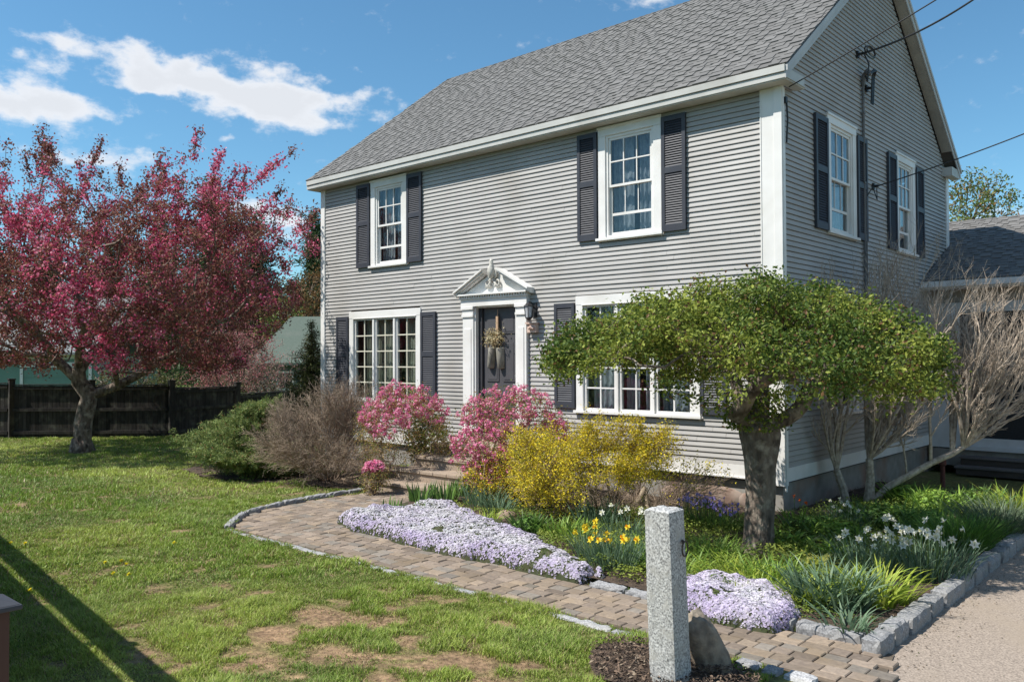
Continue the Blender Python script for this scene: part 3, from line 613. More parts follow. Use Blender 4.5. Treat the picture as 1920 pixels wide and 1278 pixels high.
# ---- windows, shutters
def curtain(mb, T, u0, u1, z0, z1, n, folds, amp=.02):
    k = folds*8; V = []
    for i in range(k+1):
        u = u0+(u1-u0)*i/k; w_ = amp*math.sin(i/8*2*math.pi)+amp*.4*math.sin(i*.9)
        V += [T(u, n+w_, z0), T(u, n+w_*.6, z1)]
    mb.add(V, [(2*i, 2*i+2, 2*i+3, 2*i+1) for i in range(k)])
def window(T, u0, u1, z0, z1, kind):
    cw = .135; mb = MB(); B = lambda *a: mb.box(*a, T=T)
    B(u0, u0+cw, -.10, .032, z0+.05, z1-.14); B(u1-cw, u1, -.10, .032, z0+.05, z1-.14); B(u0, u1, -.10, .036, z1-.14, z1); B(u0-.0, u1+.0, -.10, .034, z0, z0+.05)
    B(u0-.03, u1+.03, .0341, .075, z0+.012, z0+.052); B(u0-.012, u1+.012, .0365, .052, z1-.03, z1+.004) if kind == 'dh' else B(u0+cw-.012, u1-cw+.012, .0365, .046, z1-.152, z1-.135)
    root = bevel(mb.build('window', WHITE, house), .003, 1)
    a, b, c, d = u0+cw, u1-cw, z0+.05, z1-.14
    fr = MB(); gp = MB(); cu = MB(); mt = MB()
    def frame(u0_, u1_, z0_, z1_, n0, n1, w_):
        fr.box(u0_, u0_+w_, n0, n1, z0_, z1_, T=T); fr.box(u1_-w_, u1_, n0, n1, z0_, z1_, T=T); fr.box(u0_+w_, u1_-w_, n0, n1, z0_, z0_+w_, T=T); fr.box(u0_+w_, u1_-w_, n0, n1, z1_-w_, z1_, T=T)
    if kind == 'dh':
        frame(a+.002, b-.002, c+.002, d-.002, -.075, .012, .038)
        a2, b2, c2, d2 = a+.042, b-.042, c+.042, d-.042; mid = (c2+d2)/2+.01
        frame(a2, b2, mid-.02, d2, -.035, -.005, .036); frame(a2, b2, c2, mid+.02, -.068, -.037, .04)
        gp.box(a2+.03, b2-.03, -.022, -.018, mid, d2-.03, T=T); gp.box(a2+.03, b2-.03, -.055, -.051, c2+.03, mid, T=T)
        w_ = (b2-a2-.072)/3
        for i in (1, 2): mt.box(a2+.036+w_*i-.009, a2+.036+w_*i+.009, -.0175, -.006, mid+.018, d2-.038, T=T)
        zz = (mid+d2)/2; mt.box(a2+.038, b2-.038, -.0178, -.004, zz-.010, zz+.010, T=T)
        zb = c2+(mid-c2)*.42; mt.box(a2+.042, b2-.042, -.0505, -.040, zb-.020, zb+.020, T=T)
        for i in (1, 2): mt.box(a2+.036+w_*i-.007, a2+.036+w_*i+.007, -.0508, -.044, zb+.021, mid-.022, T=T)
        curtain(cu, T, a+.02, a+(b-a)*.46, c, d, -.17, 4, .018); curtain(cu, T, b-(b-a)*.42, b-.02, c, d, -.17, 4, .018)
        cm = LACE
    else:
        n = 3; pw = (b-a)/n; rows = 5
        for i in range(n):
            p, q = a+pw*i+(.022 if i else 0), a+pw*(i+1)-(.022 if i < n-1 else 0)
            if i: fr.box(a+pw*i-.0215, a+pw*i+.0215, -.09, .03, c, d, T=T)
            frame(p+.001, q-.001, c+.001, d-.001, -.06, -.002, .042)
            p2, q2, c2, d2 = p+.043, q-.043, c+.043, d-.043
            gp.box(p2-.008, q2+.008, -.036, -.032, c2-.008, d2+.008, T=T)
            mt.box((p2+q2)/2-.011, (p2+q2)/2+.011, -.0315, -.014, c2, d2, T=T)
            for r_ in range(1, rows): zz = c2+(d2-c2)*r_/rows; mt.box(p2, q2, -.0313, -.012, zz-.011, zz+.011, T=T)
        if kind == 'tri_cream':
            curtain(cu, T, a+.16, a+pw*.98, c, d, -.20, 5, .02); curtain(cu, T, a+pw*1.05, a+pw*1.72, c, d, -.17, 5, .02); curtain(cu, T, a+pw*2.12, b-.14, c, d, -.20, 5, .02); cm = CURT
            dk = MB(); curtain(dk, T, a+pw*1.72, a+pw*1.97, c, d, -.19, 3, .02)
        else:
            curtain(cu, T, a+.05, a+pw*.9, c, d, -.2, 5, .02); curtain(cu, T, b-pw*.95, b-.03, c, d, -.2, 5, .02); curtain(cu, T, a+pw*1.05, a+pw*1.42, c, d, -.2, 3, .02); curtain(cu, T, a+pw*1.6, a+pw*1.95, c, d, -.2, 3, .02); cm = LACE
    fr.build('sash', WHITE, root); gp.build('pane', GLASS, root); mt.build('glazing_bars', CREAM if kind == 'tri_cream' else WHITE, root); cu.build('curtain', cm, root)
    if kind == 'tri_cream': dk.build('curtain', DARKC, root)
for w_ in WF: window(TF, *w_)
for w_ in WS: window(TS, *w_)
def shutter(T, u0, u1, z0, z1):
    mb = MB(); st_ = .055; mid = z0+(z1-z0)*.53; n1 = .058
    mb.box(u0, u0+st_, .018, n1, z0, z1, T=T); mb.box(u1-st_, u1, .018, n1, z0, z1, T=T)
    for a, b in ((z0, z0+.10), (mid-.045, mid+.045), (z1-.075, z1)): mb.box(u0+st_, u1-st_, .018, n1-.002, a, b, T=T)
    for a, b in ((z0+.10, mid-.045), (mid+.045, z1-.075)):
        mb.box(u0+st_, u1-st_, .018, .024, a, b, T=T); n = int((b-a)/.034); h = (b-a)/n
        for i in range(n):
            z = a+h*i; mb.hull([T(u0+st_, .052, z+.002), T(u0+st_, .028, z+h*1.25 if i < n-1 else z+h), T(u0+st_, .024, z+h), T(u0+st_, .046, z+.0)], [T(u1-st_, .052, z+.002), T(u1-st_, .028, z+h*1.25 if i < n-1 else z+h), T(u1-st_, .024, z+h), T(u1-st_, .046, z+.0)])
    mb.build('shutter', SHUT, house)
for a in ((-8.93, -8.515, 3.90, 5.57), (-7.395, -6.98, 3.90, 5.57), (-3.32, -2.945, 3.90, 5.57), (-1.785, -1.39, 3.90, 5.57), (-9.60, -9.205, 1.29, 2.94), (-7.005, -6.60, 1.29, 2.94), (-3.80, -3.395, 1.29, 2.95), (-1.185, -.79, 1.29, 2.95)): shutter(TF, *a)
for a in ((1.05, 1.505, 3.90, 5.52), (2.685, 3.10, 3.90, 5.52), (4.11, 4.545, 3.90, 5.52), (5.635, 6.08, 3.90, 5.52)): shutter(TS, *a)

# ---- front door with pediment
x0, x1, z0, z1 = DOOR
dm = MB(); dx0, dx1 = -5.475, -4.64
dm.box(dx0, dx1, -.10, -.06, .84, 2.955, T=TF)
def panel(a, b, c, d):
    dm.box(a, b, -.06, -.046, c, d, T=TF); dm.box(a+.035, b-.035, -.046, -.040, c+.035, d-.035, T=TF)
cxm = (dx0+dx1)/2
for s_ in (-1, 1):
    a, b = (cxm-.33, cxm-.05) if s_ < 0 else (cxm+.05, cxm+.33)
    panel(a, b, 1.0, 1.52); panel(a, b, 1.68, 2.38); panel(a, b, 2.5, 2.85)
door = bevel(dm.build('front_door', DOORP, house), .006, 2)
hb = MB(); hb.tube([TF(dx1-.07, -.058, 1.62), TF(dx1-.07, .0, 1.62)], [.028, .018], 10); hb.lathe(0, 0, [(0.001, 0)], 6) if 0 else None
hb.tube([TF(dx1-.07, -.01, 1.62), TF(dx1-.07, .012, 1.62), TF(dx1-.07, .03, 1.62)], [.020, .032, .016], 10); hb.build('handle', pm('nickel', (.55, .53, .5), (.45, .43, .4), 5, .3, metal=.9), door)
hb = MB(); hb.tube([TF(dx1-.07, -.058, 1.78), TF(dx1-.07, -.035, 1.78)], .024, 10); hb.build('lock', MATS['nickel'], door)
mb = MB(); mb.box(x0+.038, dx0-.001, -.10, -.02, .84, 2.955, T=TF); mb.box(x0+.038, x1+.0, -.12, -.101, .8, 2.97, T=TF); mb.build('door_jamb_shade', pm('dark_reveal_shade', (.03, .03, .035), (.04, .04, .045), 8, .6), house)  # near-black strip beside the door, shade of the reveal painted as colour
mb = MB(); B = lambda *a: mb.box(*a, T=TF)
B(x0, x0+.037, -.10, .05, .80, 2.97); B(dx1+.001, x1+.02, -.10, .05, .80, 2.97); B(x0+.037, dx1+.001, -.10, .045, 2.957, 2.985)
for a, b in ((-5.865, x0-.001), (x1+.021, -4.375)):
    B(a, b, 0, .072, .62, 2.80)
    B(a-.012, b+.008, 0, .088, .62, .86); B(a+.05, b-.05, .072, .082, 1.0, 2.6); B(a-.014, b+.010, 0, .094, 2.80, 2.845); B(a-.004, b+.004, 0, .082, 2.845, 2.93); B(a-.02, b+.016, 0, .105, 2.93, 2.985)
bevel(mb.build('door_surround', WHITE, house), .004, 1)
mb = MB(); pa, pb_ = -5.93, -4.31
mb.box(pa+.04, pb_-.04, 0, .095, 2.9855, 3.11, T=TF); mb.box(pa+.02, pb_-.02, 0, .118, 3.11, 3.135, T=TF)
n = 27
for i in range(n): u = pa+.05+(pb_-pa-.10)*i/(n-1); mb.box(u-.014, u+.014, .095, .135, 3.1355, 3.170, T=TF)
mb.box(pa+.03, pb_-.03, 0, .094, 3.1352, 3.172, T=TF); mb.box(pa, pb_, 0, .165, 3.1725, 3.20, T=TF)
# tympanum and broken raking cornice
cx_ = (pa+pb_)/2; top = 3.66
mb.hull([TF(pa+.06, .0, 3.2), TF(pb_-.06, .0, 3.2), TF(cx_, .0, top-.09)], [TF(pa+.06, .05, 3.2), TF(pb_-.06, .05, 3.2), TF(cx_, .05, top-.09)])
for s_ in (-1, 1):
    e = pa-.06 if s_ < 0 else pb_+.06; g_ = cx_+s_*.17; f = (abs(g_-e))/abs(cx_-e); zt = 3.2+(top-3.2)*f
    for n1, t0, t1 in ((.20, .0, .032), (.165, -.034, -.002), (.12, -.06, -.036)):
        mb.hull([TF(e, 0, 3.2+t0+.012), TF(g_, 0, zt+t0+.012), TF(g_, 0, zt+t1+.012), TF(e, 0, 3.2+t1+.012)], [TF(e, n1, 3.2+t0+.012), TF(g_, n1, zt+t0+.012), TF(g_, n1, zt+t1+.012), TF(e, n1, 3.2+t1+.012)])
ped = mb.build('pediment', WHITE, house)
# bird and scroll ornament in the broken pediment
mb = MB(); q = cx_
mb.tube([TF(q, .11, 3.43), TF(q, .11, 3.47), TF(q, .115, 3.54), TF(q, .12, 3.62), TF(q, .12, 3.68), TF(q, .12, 3.715), TF(q, .12, 3.75), TF(q, .13, 3.775)], [.015, .05, .074, .066, .036, .036, .034, .012], 12)
for s_ in (-1, 1):
    mb.tube([TF(q+s_*.045, .10, 3.64), TF(q+s_*.085, .09, 3.57), TF(q+s_*.075, .09, 3.47), TF(q+s_*.05, .09, 3.43)], [.015, .030, .024, .008], 8)
    sp = [(q+s_*(.10+.055*math.cos(t)*(1-.1*t)), 3.37+.055*math.sin(t)*(1-.1*t)) for t in np.linspace(-2.5, 3.6, 16)]
    mb.tube([TF(a, .085, b) for a, b in sp], np.linspace(.022, .012, 16), 7)
    mb.tube([TF(q+s_*.02, .09, 3.42), TF(q+s_*.08, .09, 3.33), TF(q+s_*.17, .085, 3.30)], [.02, .024, .012], 7)
mb.tube([TF(q, .13, 3.715), TF(q+.05, .15, 3.705)], [.016, .004], 6); mb.tube([TF(q-.06, .10, 3.425), TF(q+.06, .10, 3.425)], .02, 8)
mb.build('bird_ornament', pm('weathered_white_cast', (.62, .60, .55), (.42, .40, .36), 30, .7), ped, smooth=True)
# ---- wall lantern with plaque
lx, lz = -4.235, 2.86
mb = MB(); mb.box(lx-.05, lx+.05, .017, .035, 2.75, 2.98, T=TF); mb.tube([TF(lx, .03, 2.90), TF(lx, .10, 2.99), TF(lx, .17, 3.0), TF(lx, .17, 2.97)], .009, 6)
mb.lathe(lx, -.17, [(.012, 2.985), (.03, 2.97), (.085, 2.935), (.09, 2.925), (.07, 2.92)], 6); mb.lathe(lx, -.17, [(.06, 2.745), (.065, 2.735), (.045, 2.72), (.012, 2.69)], 6)
for i in range(6): t = i*math.pi/3; mb.tube([(lx+.058*math.cos(t), -.17+.058*math.sin(t), 2.742), (lx+.078*math.cos(t), -.17+.078*math.sin(t), 2.922)], .0055, 5)
lan = mb.build('wall_lantern', BLACKM, house)
mb = MB(); mb.lathe(lx, -.17, [(.054, 2.745), (.073, 2.920)], 6); mb.build('lantern_glass', pm('frosted_glass', (.75, .77, .8), (.5, .52, .55), 22, .3, trans=.4), lan)
mb = MB(); mb.box(lx-.10, lx+.085, .02, .10, 2.50, 2.64, T=TF); mb.box(lx-.12, lx+.10, .018, .125, 2.6405, 2.665, T=TF); mb.tube([TF(lx-.05, .115, 2.56), TF(lx+.0, .12, 2.585), TF(lx+.05, .115, 2.56)], [.02, .034, .02], 8)
mb.build('painted_plaque_shelf', pm('faded_pink_paint', (.52, .34, .28), (.62, .50, .42), 24, .8), house)

# ---- hanging pots on the door
bx, bz = -5.13, 2.17
t = empty('hanging_door_pots', (bx, .06, 1.9), 'pair of weathered grey pots filled with dried flowers hanging on the charcoal front door', 'hanging pots')
WP = pm('weathered_grey_bark_pot', (.30, .28, .24), (.16, .15, .12), 18, .9, .006, 40, stretch=(1, 1, .4))
for px, tilt, h0 in ((bx-.09, -.05, 1.91), (bx+.085, .02, 1.90)):
    mb = MB(); mb.tube([(px+tilt*(1-k), -.02+.05-.0, h0+.36*k) for k in (0, .04, .5, .97, 1)], [.062, .080, .088, .094, .088], 14, sq=(1, .8)); mb.build('pot', WP, t, base=(bx, .06, 1.9), smooth=True)
mb = MB(); mb.box(bx+.0, bx+.045, -.0, .03, 2.36, 2.80); mb.tube([(bx+.02, .02, 2.8), (bx+.02, .03, 2.92)], .006, 5); mb.build('ribbon', pm('tan_ribbon', (.50, .34, .22), (.42, .28, .18), 9, .8), t, base=(bx, .06, 1.9))
n = 700; P = np.array([bx-.03, -.01, 2.42])+rng.normal(size=(n, 3))*[.10, .05, .085]; c = np.array([(.70, .62, .42), (.60, .50, .30), (.25, .22, .10), (.45, .30, .15)])[rng.choice(4, n, p=[.35, .25, .25, .15])]
leafcloud('dried_flowers', P, rng.uniform(.02, .05, n), c, PETAL, t, (bx, .06, 1.9))
mb = MB()
for i in range(34):
    a = rng.uniform(-2.6, 2.6); l = rng.uniform(.12, .30); mb.tube([(bx-.03, 0, 2.36), (bx-.03+l*.5*math.sin(a)*.8, -.04, 2.40+l*.5*abs(math.cos(a))), (bx-.03+l*math.sin(a), -.05, 2.42+l*math.cos(a)*.8)], .003, 3)
mb.build('dry_stems', pm('dry_stem', (.45, .40, .25), (.30, .25, .15), 10, .9), t, base=(bx, .06, 1.9))

# ---- service mast and cable fittings on the gable
mb = MB(); mb.tube([(.045, 2.96, .6), (.045, 2.96, 6.35)], .022, 8); mb.tube([(.045, 3.05, .6), (.045, 3.05, 4.7)], .012, 6)
for z in (1.5, 2.6, 3.7, 4.8, 5.9): mb.box(.005, .07, 2.925, 2.995, z, z+.03)
mb.tube([(.045, 2.96, 6.35), (.06, 2.96, 6.50), (.12, 2.93, 6.55), (.17, 2.90, 6.48)], [.03, .04, .045, .03], 8)
mb.build('service_conduit', pm('grey_conduit', (.16, .155, .155), (.11, .11, .11), 6, .6), house)
mb = MB()
for a in ((.06, 2.78, 6.80), (.06, 3.15, 6.35), (.06, 3.42, 4.83)): mb.box(.0, .05, a[1]-.03, a[1]+.03, a[2]-.05, a[2]+.05); mb.tube([(.05, a[1], a[2]), (.11, a[1], a[2])], .022, 8)
mb.tube([(.10, 2.92, 6.48), (.17, 2.80, 6.35), (.20, 2.78, 6.62), (.12, 2.80, 6.80)], .012, 5)
for dy in (.16, .21, .25): mb.tube([(.14, 2.92, 6.5), (.17, 2.95+dy, 6.62), (.12, 3.0+dy, 6.52), (.10, 3.0+dy, 6.1)], .013, 5)
mb.tube([(.06, 3.05, 4.62), (.10, 3.18, 4.78), (.10, 3.38, 4.6), (.08, 3.43, 4.8)], .008, 5)
mb.build('cable_clamps', BLACKM, house)
mb = MB(); mb.tube([(.06, .06, 5.45), (.075, .055, 5.2), (.06, .05, 4.9)], .012, 5); mb.box(.035, .07, .02, .075, 5.42, 5.5); mb.build('wall_bracket', BLACKM, house)

# ---- wing at the rear right
YE, ZEW = 5.9, 3.46; YR_, SW = 9.3, .45; XW = 9.0
def wingpt(x, s_, n): c = 1/math.sqrt(1+SW*SW); return (x, YE+s_*c-n*SW*c, ZEW+s_*SW*c+n*c)
wl = (YR_-YE)*math.sqrt(1+SW*SW)
mb = MB(); zr_ = ZEW+SW*(YR_-YE)
mb.hull([(.037, YE, ZEW-.04), (.037, YE, ZEW), (.037, W_+.03, ZEW+SW*(W_+.03-YE)), (.037, W_+.03, ZEW-.04+SW*(W_+.03-YE))], [(XW, YE, ZEW-.04), (XW, YE, ZEW), (XW, W_+.03, ZEW+SW*(W_+.03-YE)), (XW, W_+.03, ZEW-.04+SW*(W_+.03-YE))])
mb.hull([(-3, W_+.031, ZEW-.04+SW*(W_+.03-YE)), (-3, W_+.031, ZEW+SW*(W_+.03-YE)), (-3, YR_, zr_), (-3, 2*YR_-YE, ZEW), (-3, YR_, zr_-.05)], [(XW, W_+.031, ZEW-.04+SW*(W_+.03-YE)), (XW, W_+.031, ZEW+SW*(W_+.03-YE)), (XW, YR_, zr_), (XW, 2*YR_-YE, ZEW), (XW, YR_, zr_-.05)])
wr = mb.build('wing_roof', SHING, house, attr=True)
shingles(wingpt, .055, XW, wl-.02, xlim=lambda s_: ((.056 if YE+s_/math.sqrt(1+SW*SW) < W_+.04 else -3), XW)).build('shingles', SHING, wr, attr=True)
mb = MB(); mb.box(.037, XW, YE-.03, YE-.001, ZEW-.16, ZEW-.02); mb.box(.037, XW, YE-.11, YE-.031, ZEW-.13, ZEW-.115); mb.box(.037, XW, YE-.11, YE-.10, ZEW-.114, ZEW-.03); mb.box(.037, XW, YE+.0, YE+.42, ZEW-.16, ZEW-.145)
mb.build('gutter', pm('white_gutter', (.66, .66, .66), (.58, .58, .58), 3, .4), wr)
YW = 6.3
mb = MB(); mb.box(.037, XW, YW, YW+.05, 3.06, ZEW-.162); mb.box(3.0, XW, YW, YW+.05, .5, 3.06); mb.box(XW-.05, XW, YW+.05, 11, .4, ZEW); mb.box(-2.9, XW, 12.6, 12.65, 0, ZEW); mb.build('wing_wall', pm('tan_wing_siding', (.30, .27, .23), (.26, .23, .2), 3, .8), house)
mb = MB()
for a, b, c, d in ((.037, .56, .42, 3.06), (.56, 3.0, 2.88, 3.06), (2.9, 3.0, .42, 2.88), (.56, 2.9, .42, .62)): mb.box(a, b, YW-.03, YW-.002, c, d)
mb.box(1.62, 1.70, YW-.02, YW-.002, .62, 2.88); mb.box(.561, 2.9, YW-.09, YW-.031, .40, .47); mb.build('porch_frame', pm('aged_white_porch_paint', (.60, .60, .60), (.5, .5, .5), 4, .6), house)
sdm = MB(); sdm.box(1.80, 2.80, YW+.01, YW+.05, .63, 2.86); sdr = sdm.build('porch_door', pm('dark_screen', (.018, .02, .022), (.03, .03, .032), 40, .6), house)
mb = MB(); mb.tube([(1.93, YW+.0, 1.62), (1.93, YW-.05, 1.62)], [.02, .036], 10); mb.build('door_knob', pm('pale_knob', (.6, .6, .6), (.5, .5, .5), 5, .3), sdr)
mb = MB(); mb.box(.57, 1.62, YW+.02, YW+.03, .62, 2.88); mb.build('porch_screen', pm('dark_screen', (.018, .02, .022)), house)
mb = MB(); mb.box(.04, XW, YW-.02, 12.6, .1, .399); mb.build('wing_floor', CONC, house)
stp = empty('porch_steps', (1.9, 5.8, 0), 'dark timber steps leading up to the shaded side porch', 'steps')
mb = MB(); DW = pm('dark_stained_deck_wood', (.055, .045, .04), (.08, .065, .055), 12, .7, stretch=(.3, 1, 1))
for i in range(2):
    y0 = YW-.35-.32*i; mb = MB(); mb.box(.6, 3.4, y0, y0+.30, .27-.14*i, .30-.14*i); mb.build('tread', pm('grey_worn_tread', (.17, .15, .14), (.12, .105, .10), 9, .8, stretch=(.2, 1, 1)), stp, base=(1.9, 5.8, 0))
    mb = MB(); mb.box(.62, 3.38, y0+.03, y0+.05, .02, .269-.14*i); mb.build('riser', DW, stp, base=(1.9, 5.8, 0))

# ---- front steps (brick treads)
STB = pm('tan_brick_step', (.36, .285, .215), (.27, .21, .16), 30, .9, .005, 45, c3=(.30, .25, .20), s3=5)
fs = empty('front_steps', (-4.9, -1.2, 0), 'tan masonry front steps rising between two pink azaleas to the front door', 'steps')
FB = (-4.9, -1.2, 0)
ys_ = [-2.12, -1.76, -1.40, -1.04]
for i, y0 in enumerate(ys_):
    zt = .17*(i+1)
    mb = MB(); mb.box(-5.72+.05*i, -4.15-.0*i, y0, (ys_[i+1]-.001 if i < 3 else -.16), -.05, zt-.05); mb.build('riser', STB, fs, base=FB)
    mb = MB(); x = -5.74+.05*i
    while x < -4.16:
        l = min(.30, -4.13-x); mb.box(x+.003, x+l-.003, y0-.03, (ys_[i+1]+.005 if i < 3 else -.155), zt-.0495, zt+rng.normal(0, .002)); x += l
    bevel(mb.build('tread', STB, fs, base=FB), .006, 1)
mb = MB(); mb.box(-5.7, -4.2, -.154, -.03, 0, .79); mb.build('threshold', STB, fs, base=FB)

# ================================================================== PLANTS
def ray(px, py): return _fw+_r2*(px-960)/FPX-_u2*(py-639)/FPX
def G(px, py, z=0.): d = ray(px, py); return CAM+d*((z-CAM[2])/d[2])
def at(px, py, dep): return CAM+ray(px, py)*dep           # point seen at (px,py), dep metres in front
def xy(px, dep): p = at(px, 670, dep); return p[0], p[1]
E1 = np.array([.744, .668, 0]); E2 = np.array([-.668, .744, 0]); EZ = np.array([0, 0, 1.])
def loc(base, q): return np.asarray(base)+q[..., 0:1]*E1+q[..., 1:2]*E2+q[..., 2:3]*EZ
def pick(cols, p, n, jit=.18): c = np.array(cols)[rng.choice(len(cols), n, p=p)]; return c*np.clip(rng.normal(1, jit, (n, 1)), .5, 1.6)
def on_twigs(t, n, sig, rmax, bias=None):
    idx = np.where(t.r < rmax)[0]; P = np.array(t.P)[idx[rng.integers(0, len(idx), n)]]
    return P+rng.normal(size=(n, 3))*sig

# ---- crab apple
b = G(152, 850); root = empty('crabapple_tree', b, 'wide crab apple tree with dark red leaves and pink blossom on the left lawn', 'tree')
tr = Tree([b, b+[.02, .02, .3], b+[.03, .03, .7], b+[.10, .08, 1.05], b+[.14, .12, 1.30]], .0055, 2.25)
c0 = b+E1*.55+E2*.2+EZ*3.75
limbs = [c0+loc((0, 0, 0), np.array(q)) for q in ((-1.2, -.2, -1.6), (1.0, .2, -1.7), (.2, .9, -1.3), (-.2, -.9, -1.2), (-2.4, .1, -.6), (2.2, .1, -.8), (.5, .2, -.2))]
A = []
PT = np.array([(-3.6, 5.0), (-2.2, 5.5), (-1.2, 5.45), (-.3, 5.0), (.8, 4.9), (1.8, 5.2), (2.8, 5.6), (3.8, 5.2), (4.6, 4.9), (5.3, 4.4)])   # (sideways offset from the trunk, height) of the dense top
while len(A) < 1900:
    q = rng.uniform(-1, 1, 3); d = np.linalg.norm(q*[1, 1, .92])
    if d > 1 or d < .3: continue
    p = q*[4.45, 3.7, 2.35]; la = p[0]+.30; z_ = 3.75+p[2]
    if z_ > np.interp(la, PT[:, 0], PT[:, 1])+.25*math.sin(p[1]*2+p[0]) and rng.random() < .93: continue
    if z_ < 1.75+.12*abs(la)*(la < 0): continue
    if z_ < 2.35 and abs(la) < .9 and abs(p[1]) < 1.6: continue
    if fbm(np.array([p]), .9, 2, 3)[0] < .36: continue
    A.append(c0+(p[0]-.30)*E1+p[1]*E2+p[2]*EZ)
A = np.array(A); SP = []
tipsz = [(-2.5, 7.0, -2.6), (-1.85, 6.9, -1.7), (-1.38, 7.45, -1.2), (-1.0, 7.05, -.9), (-.9, 6.6, -.5), (-.45, 6.75, -.5), (-.14, 7.25, -.6), (.15, 6.4, .3), (.6, 6.45, .3), (.95, 6.35, 1.0), (1.35, 6.3, 1.1), (1.75, 6.25, 1.7), (2.1, 6.45, 1.8), (2.45, 6.1, 2.2), (2.88, 6.95, 2.75), (3.15, 6.0, 2.9), (3.4, 6.45, 3.3), (3.7, 6.1, 3.4), (3.9, 6.15, 3.5), (4.9, 6.55, 3.7), (4.55, 6.1, 3.6), (4.65, 5.7, 4.0), (5.2, 5.4, 4.6), (5.35, 5.0, 4.7), (-3.0, 6.6, -2.9), (-3.6, 6.7, -3.3), (-4.1, 6.3, -3.6), (-.7, 6.9, .1), (.35, 6.0, -.2), (-2.2, 6.3, -1.2), (1.1, 5.9, .5)]
TT = np.array([(-5, 6.0), (-2.5, 6.6), (-1.4, 6.95), (-.1, 6.8), (.5, 6.1), (1.8, 6.0), (2.9, 6.25), (3.6, 6.0), (4.6, 5.7), (5.6, 4.8)]); A2 = []
while len(A2) < 330:
    la, y_ = rng.uniform(-4.4, 4.9), rng.uniform(-2.6, 2.6); lo_, hi_ = np.interp(la, PT[:, 0], PT[:, 1])-.3, np.interp(la, TT[:, 0], TT[:, 1])-.12*y_*y_
    z_ = lo_+(hi_-lo_)*rng.random()**1.3; p = np.array([[la, y_, z_]])
    if fbm(p, 1.3, 2, 37)[0] < .47: continue
    A2.append(b+la*E1+y_*E2+z_*EZ)
A = np.concatenate([A, A2])
for la, zt, l0 in tipsz:
    ln = rng.uniform(.4, .7); y_ = rng.uniform(-1.5, 1.5); l1 = la+(l0-la)*.5; wb = rng.uniform(-.06, .06)
    for f in np.linspace(0, 1, 9): SP.append(b+E1*(l1+(la-l1)*f+wb*math.sin(f*6))+E2*(y_*(1-.1*f))+EZ*(zt-ln*(1-f)))
SPn = np.array(SP)
tr.grow(limbs, .2, .3, .05); n_ = len(tr.P); tr.grow(A, .38, .3, .035, start=3, sag=-.02); tr.grow(np.array(SP).reshape(-1, 9, 3)[:, [0, 4, 8]].reshape(-1, 3), .1, .25, .015, start=n_); tr.radii(.2)
mb = MB(); tr.mesh(mb)
lo = [b+loc((0, 0, 0), np.array([.30*math.cos(t)*(1+.2*math.sin(3*t)), .30*math.sin(t), -.05])) for t in np.linspace(0, 2*math.pi, 12, endpoint=False)]; hi = [b+loc((0, 0, 0), np.array([.19*math.cos(t), .19*math.sin(t), .35])) for t in np.linspace(0, 2*math.pi, 12, endpoint=False)]
mb.hull(lo, hi); mb.build('trunk', BARK, root, base=b, smooth=True)
n = 132000; P = on_twigs(tr, n, .08, .018); ns_ = 2400; fi = rng.integers(0, len(tipsz), ns_); ff = rng.random(ns_)*8; k0_ = np.minimum(7, ff.astype(int)); P[:ns_] = SPn[fi*9+k0_]+(SPn[fi*9+k0_+1]-SPn[fi*9+k0_])*(ff-k0_)[:, None]+rng.normal(size=(ns_, 3))*(.04*(1.25-ff/8))[:, None]; f1 = fbm(P, .9, 3, 71); f2 = fbm(P, 3.2, 2, 72)
pinkp = np.clip((f1-.56)*6.5+(f2-.5)*4+.03*(P-b)@E1, 0.04, .88); ispink = rng.random(n) < pinkp
cl = pick([(.29, .095, .085), (.23, .13, .075), (.37, .16, .11), (.17, .065, .07)], [.36, .26, .22, .16], n)
cp = pick([(.68, .12, .23), (.76, .22, .34), (.50, .07, .15), (.84, .42, .50)], [.4, .3, .2, .1], n)
leafcloud('crown', P[~ispink], rng.uniform(.045, .085, (~ispink).sum()), cl[~ispink], LEAF, root, b)
leafcloud('blossom', P[ispink], rng.uniform(.04, .07, ispink.sum()), cp[ispink], PETAL, root, b, aspect=.9)

# ---- umbrella tree in the bed
b = G(1422, 1045); ub = b.copy(); root = empty('umbrella_tree', b, 'low mushroom shaped weeping tree with bright green leaves on a thick bark trunk', 'tree')
tp = [b+EZ*-.05, b+EZ*.12, b+EZ*.35+E1*.01, b+EZ*.62+E1*.03, b+EZ*.92+E1*.035, b+EZ*1.18+E1*.03, b+EZ*1.36+E1*.0]
tr = Tree(tp, .0035, 2.2); cc0 = b+E1*-.13+E2*.15
def ucrown(n, inner=0):
    out = []; 
    while len(out) < n:
        a = rng.uniform(0, 2*math.pi); r_ = math.sqrt(rng.random()); ex = 2.12 if math.cos(a) < 0 else 2.02; x = r_*ex*math.cos(a); y = r_*1.75*math.sin(a)
        lump = .16*(fbm(np.array([[x+9, y, 0]]), 1.6, 2, 14)[0]-.5)*2
        top = 2.90-.44*r_**2-.40*r_**5+lump*.6 if x > 0 else 2.86-.40*r_-.26*r_**4+lump*.8
        bot = 2.02-.34*r_**2+(.20 if x < -.6 else 0)+lump*.6 if x < .9 else 2.02-.34*r_**2+lump*.8
        if x < -1.3: top -= .05; bot = max(bot, 1.84)
        if top-bot < .1: continue
        z = top-(top-bot)*rng.random()**(1.25)
        if fbm(np.array([[x, y, z*1.6]]), 2.6, 2, 19)[0]*.6+fbm(np.array([[x, y, z*1.5]]), 5.2, 1, 29)[0]*.4 < .415: continue
        out.append(cc0+x*E1+y*E2+EZ*z)
    return np.array(out)
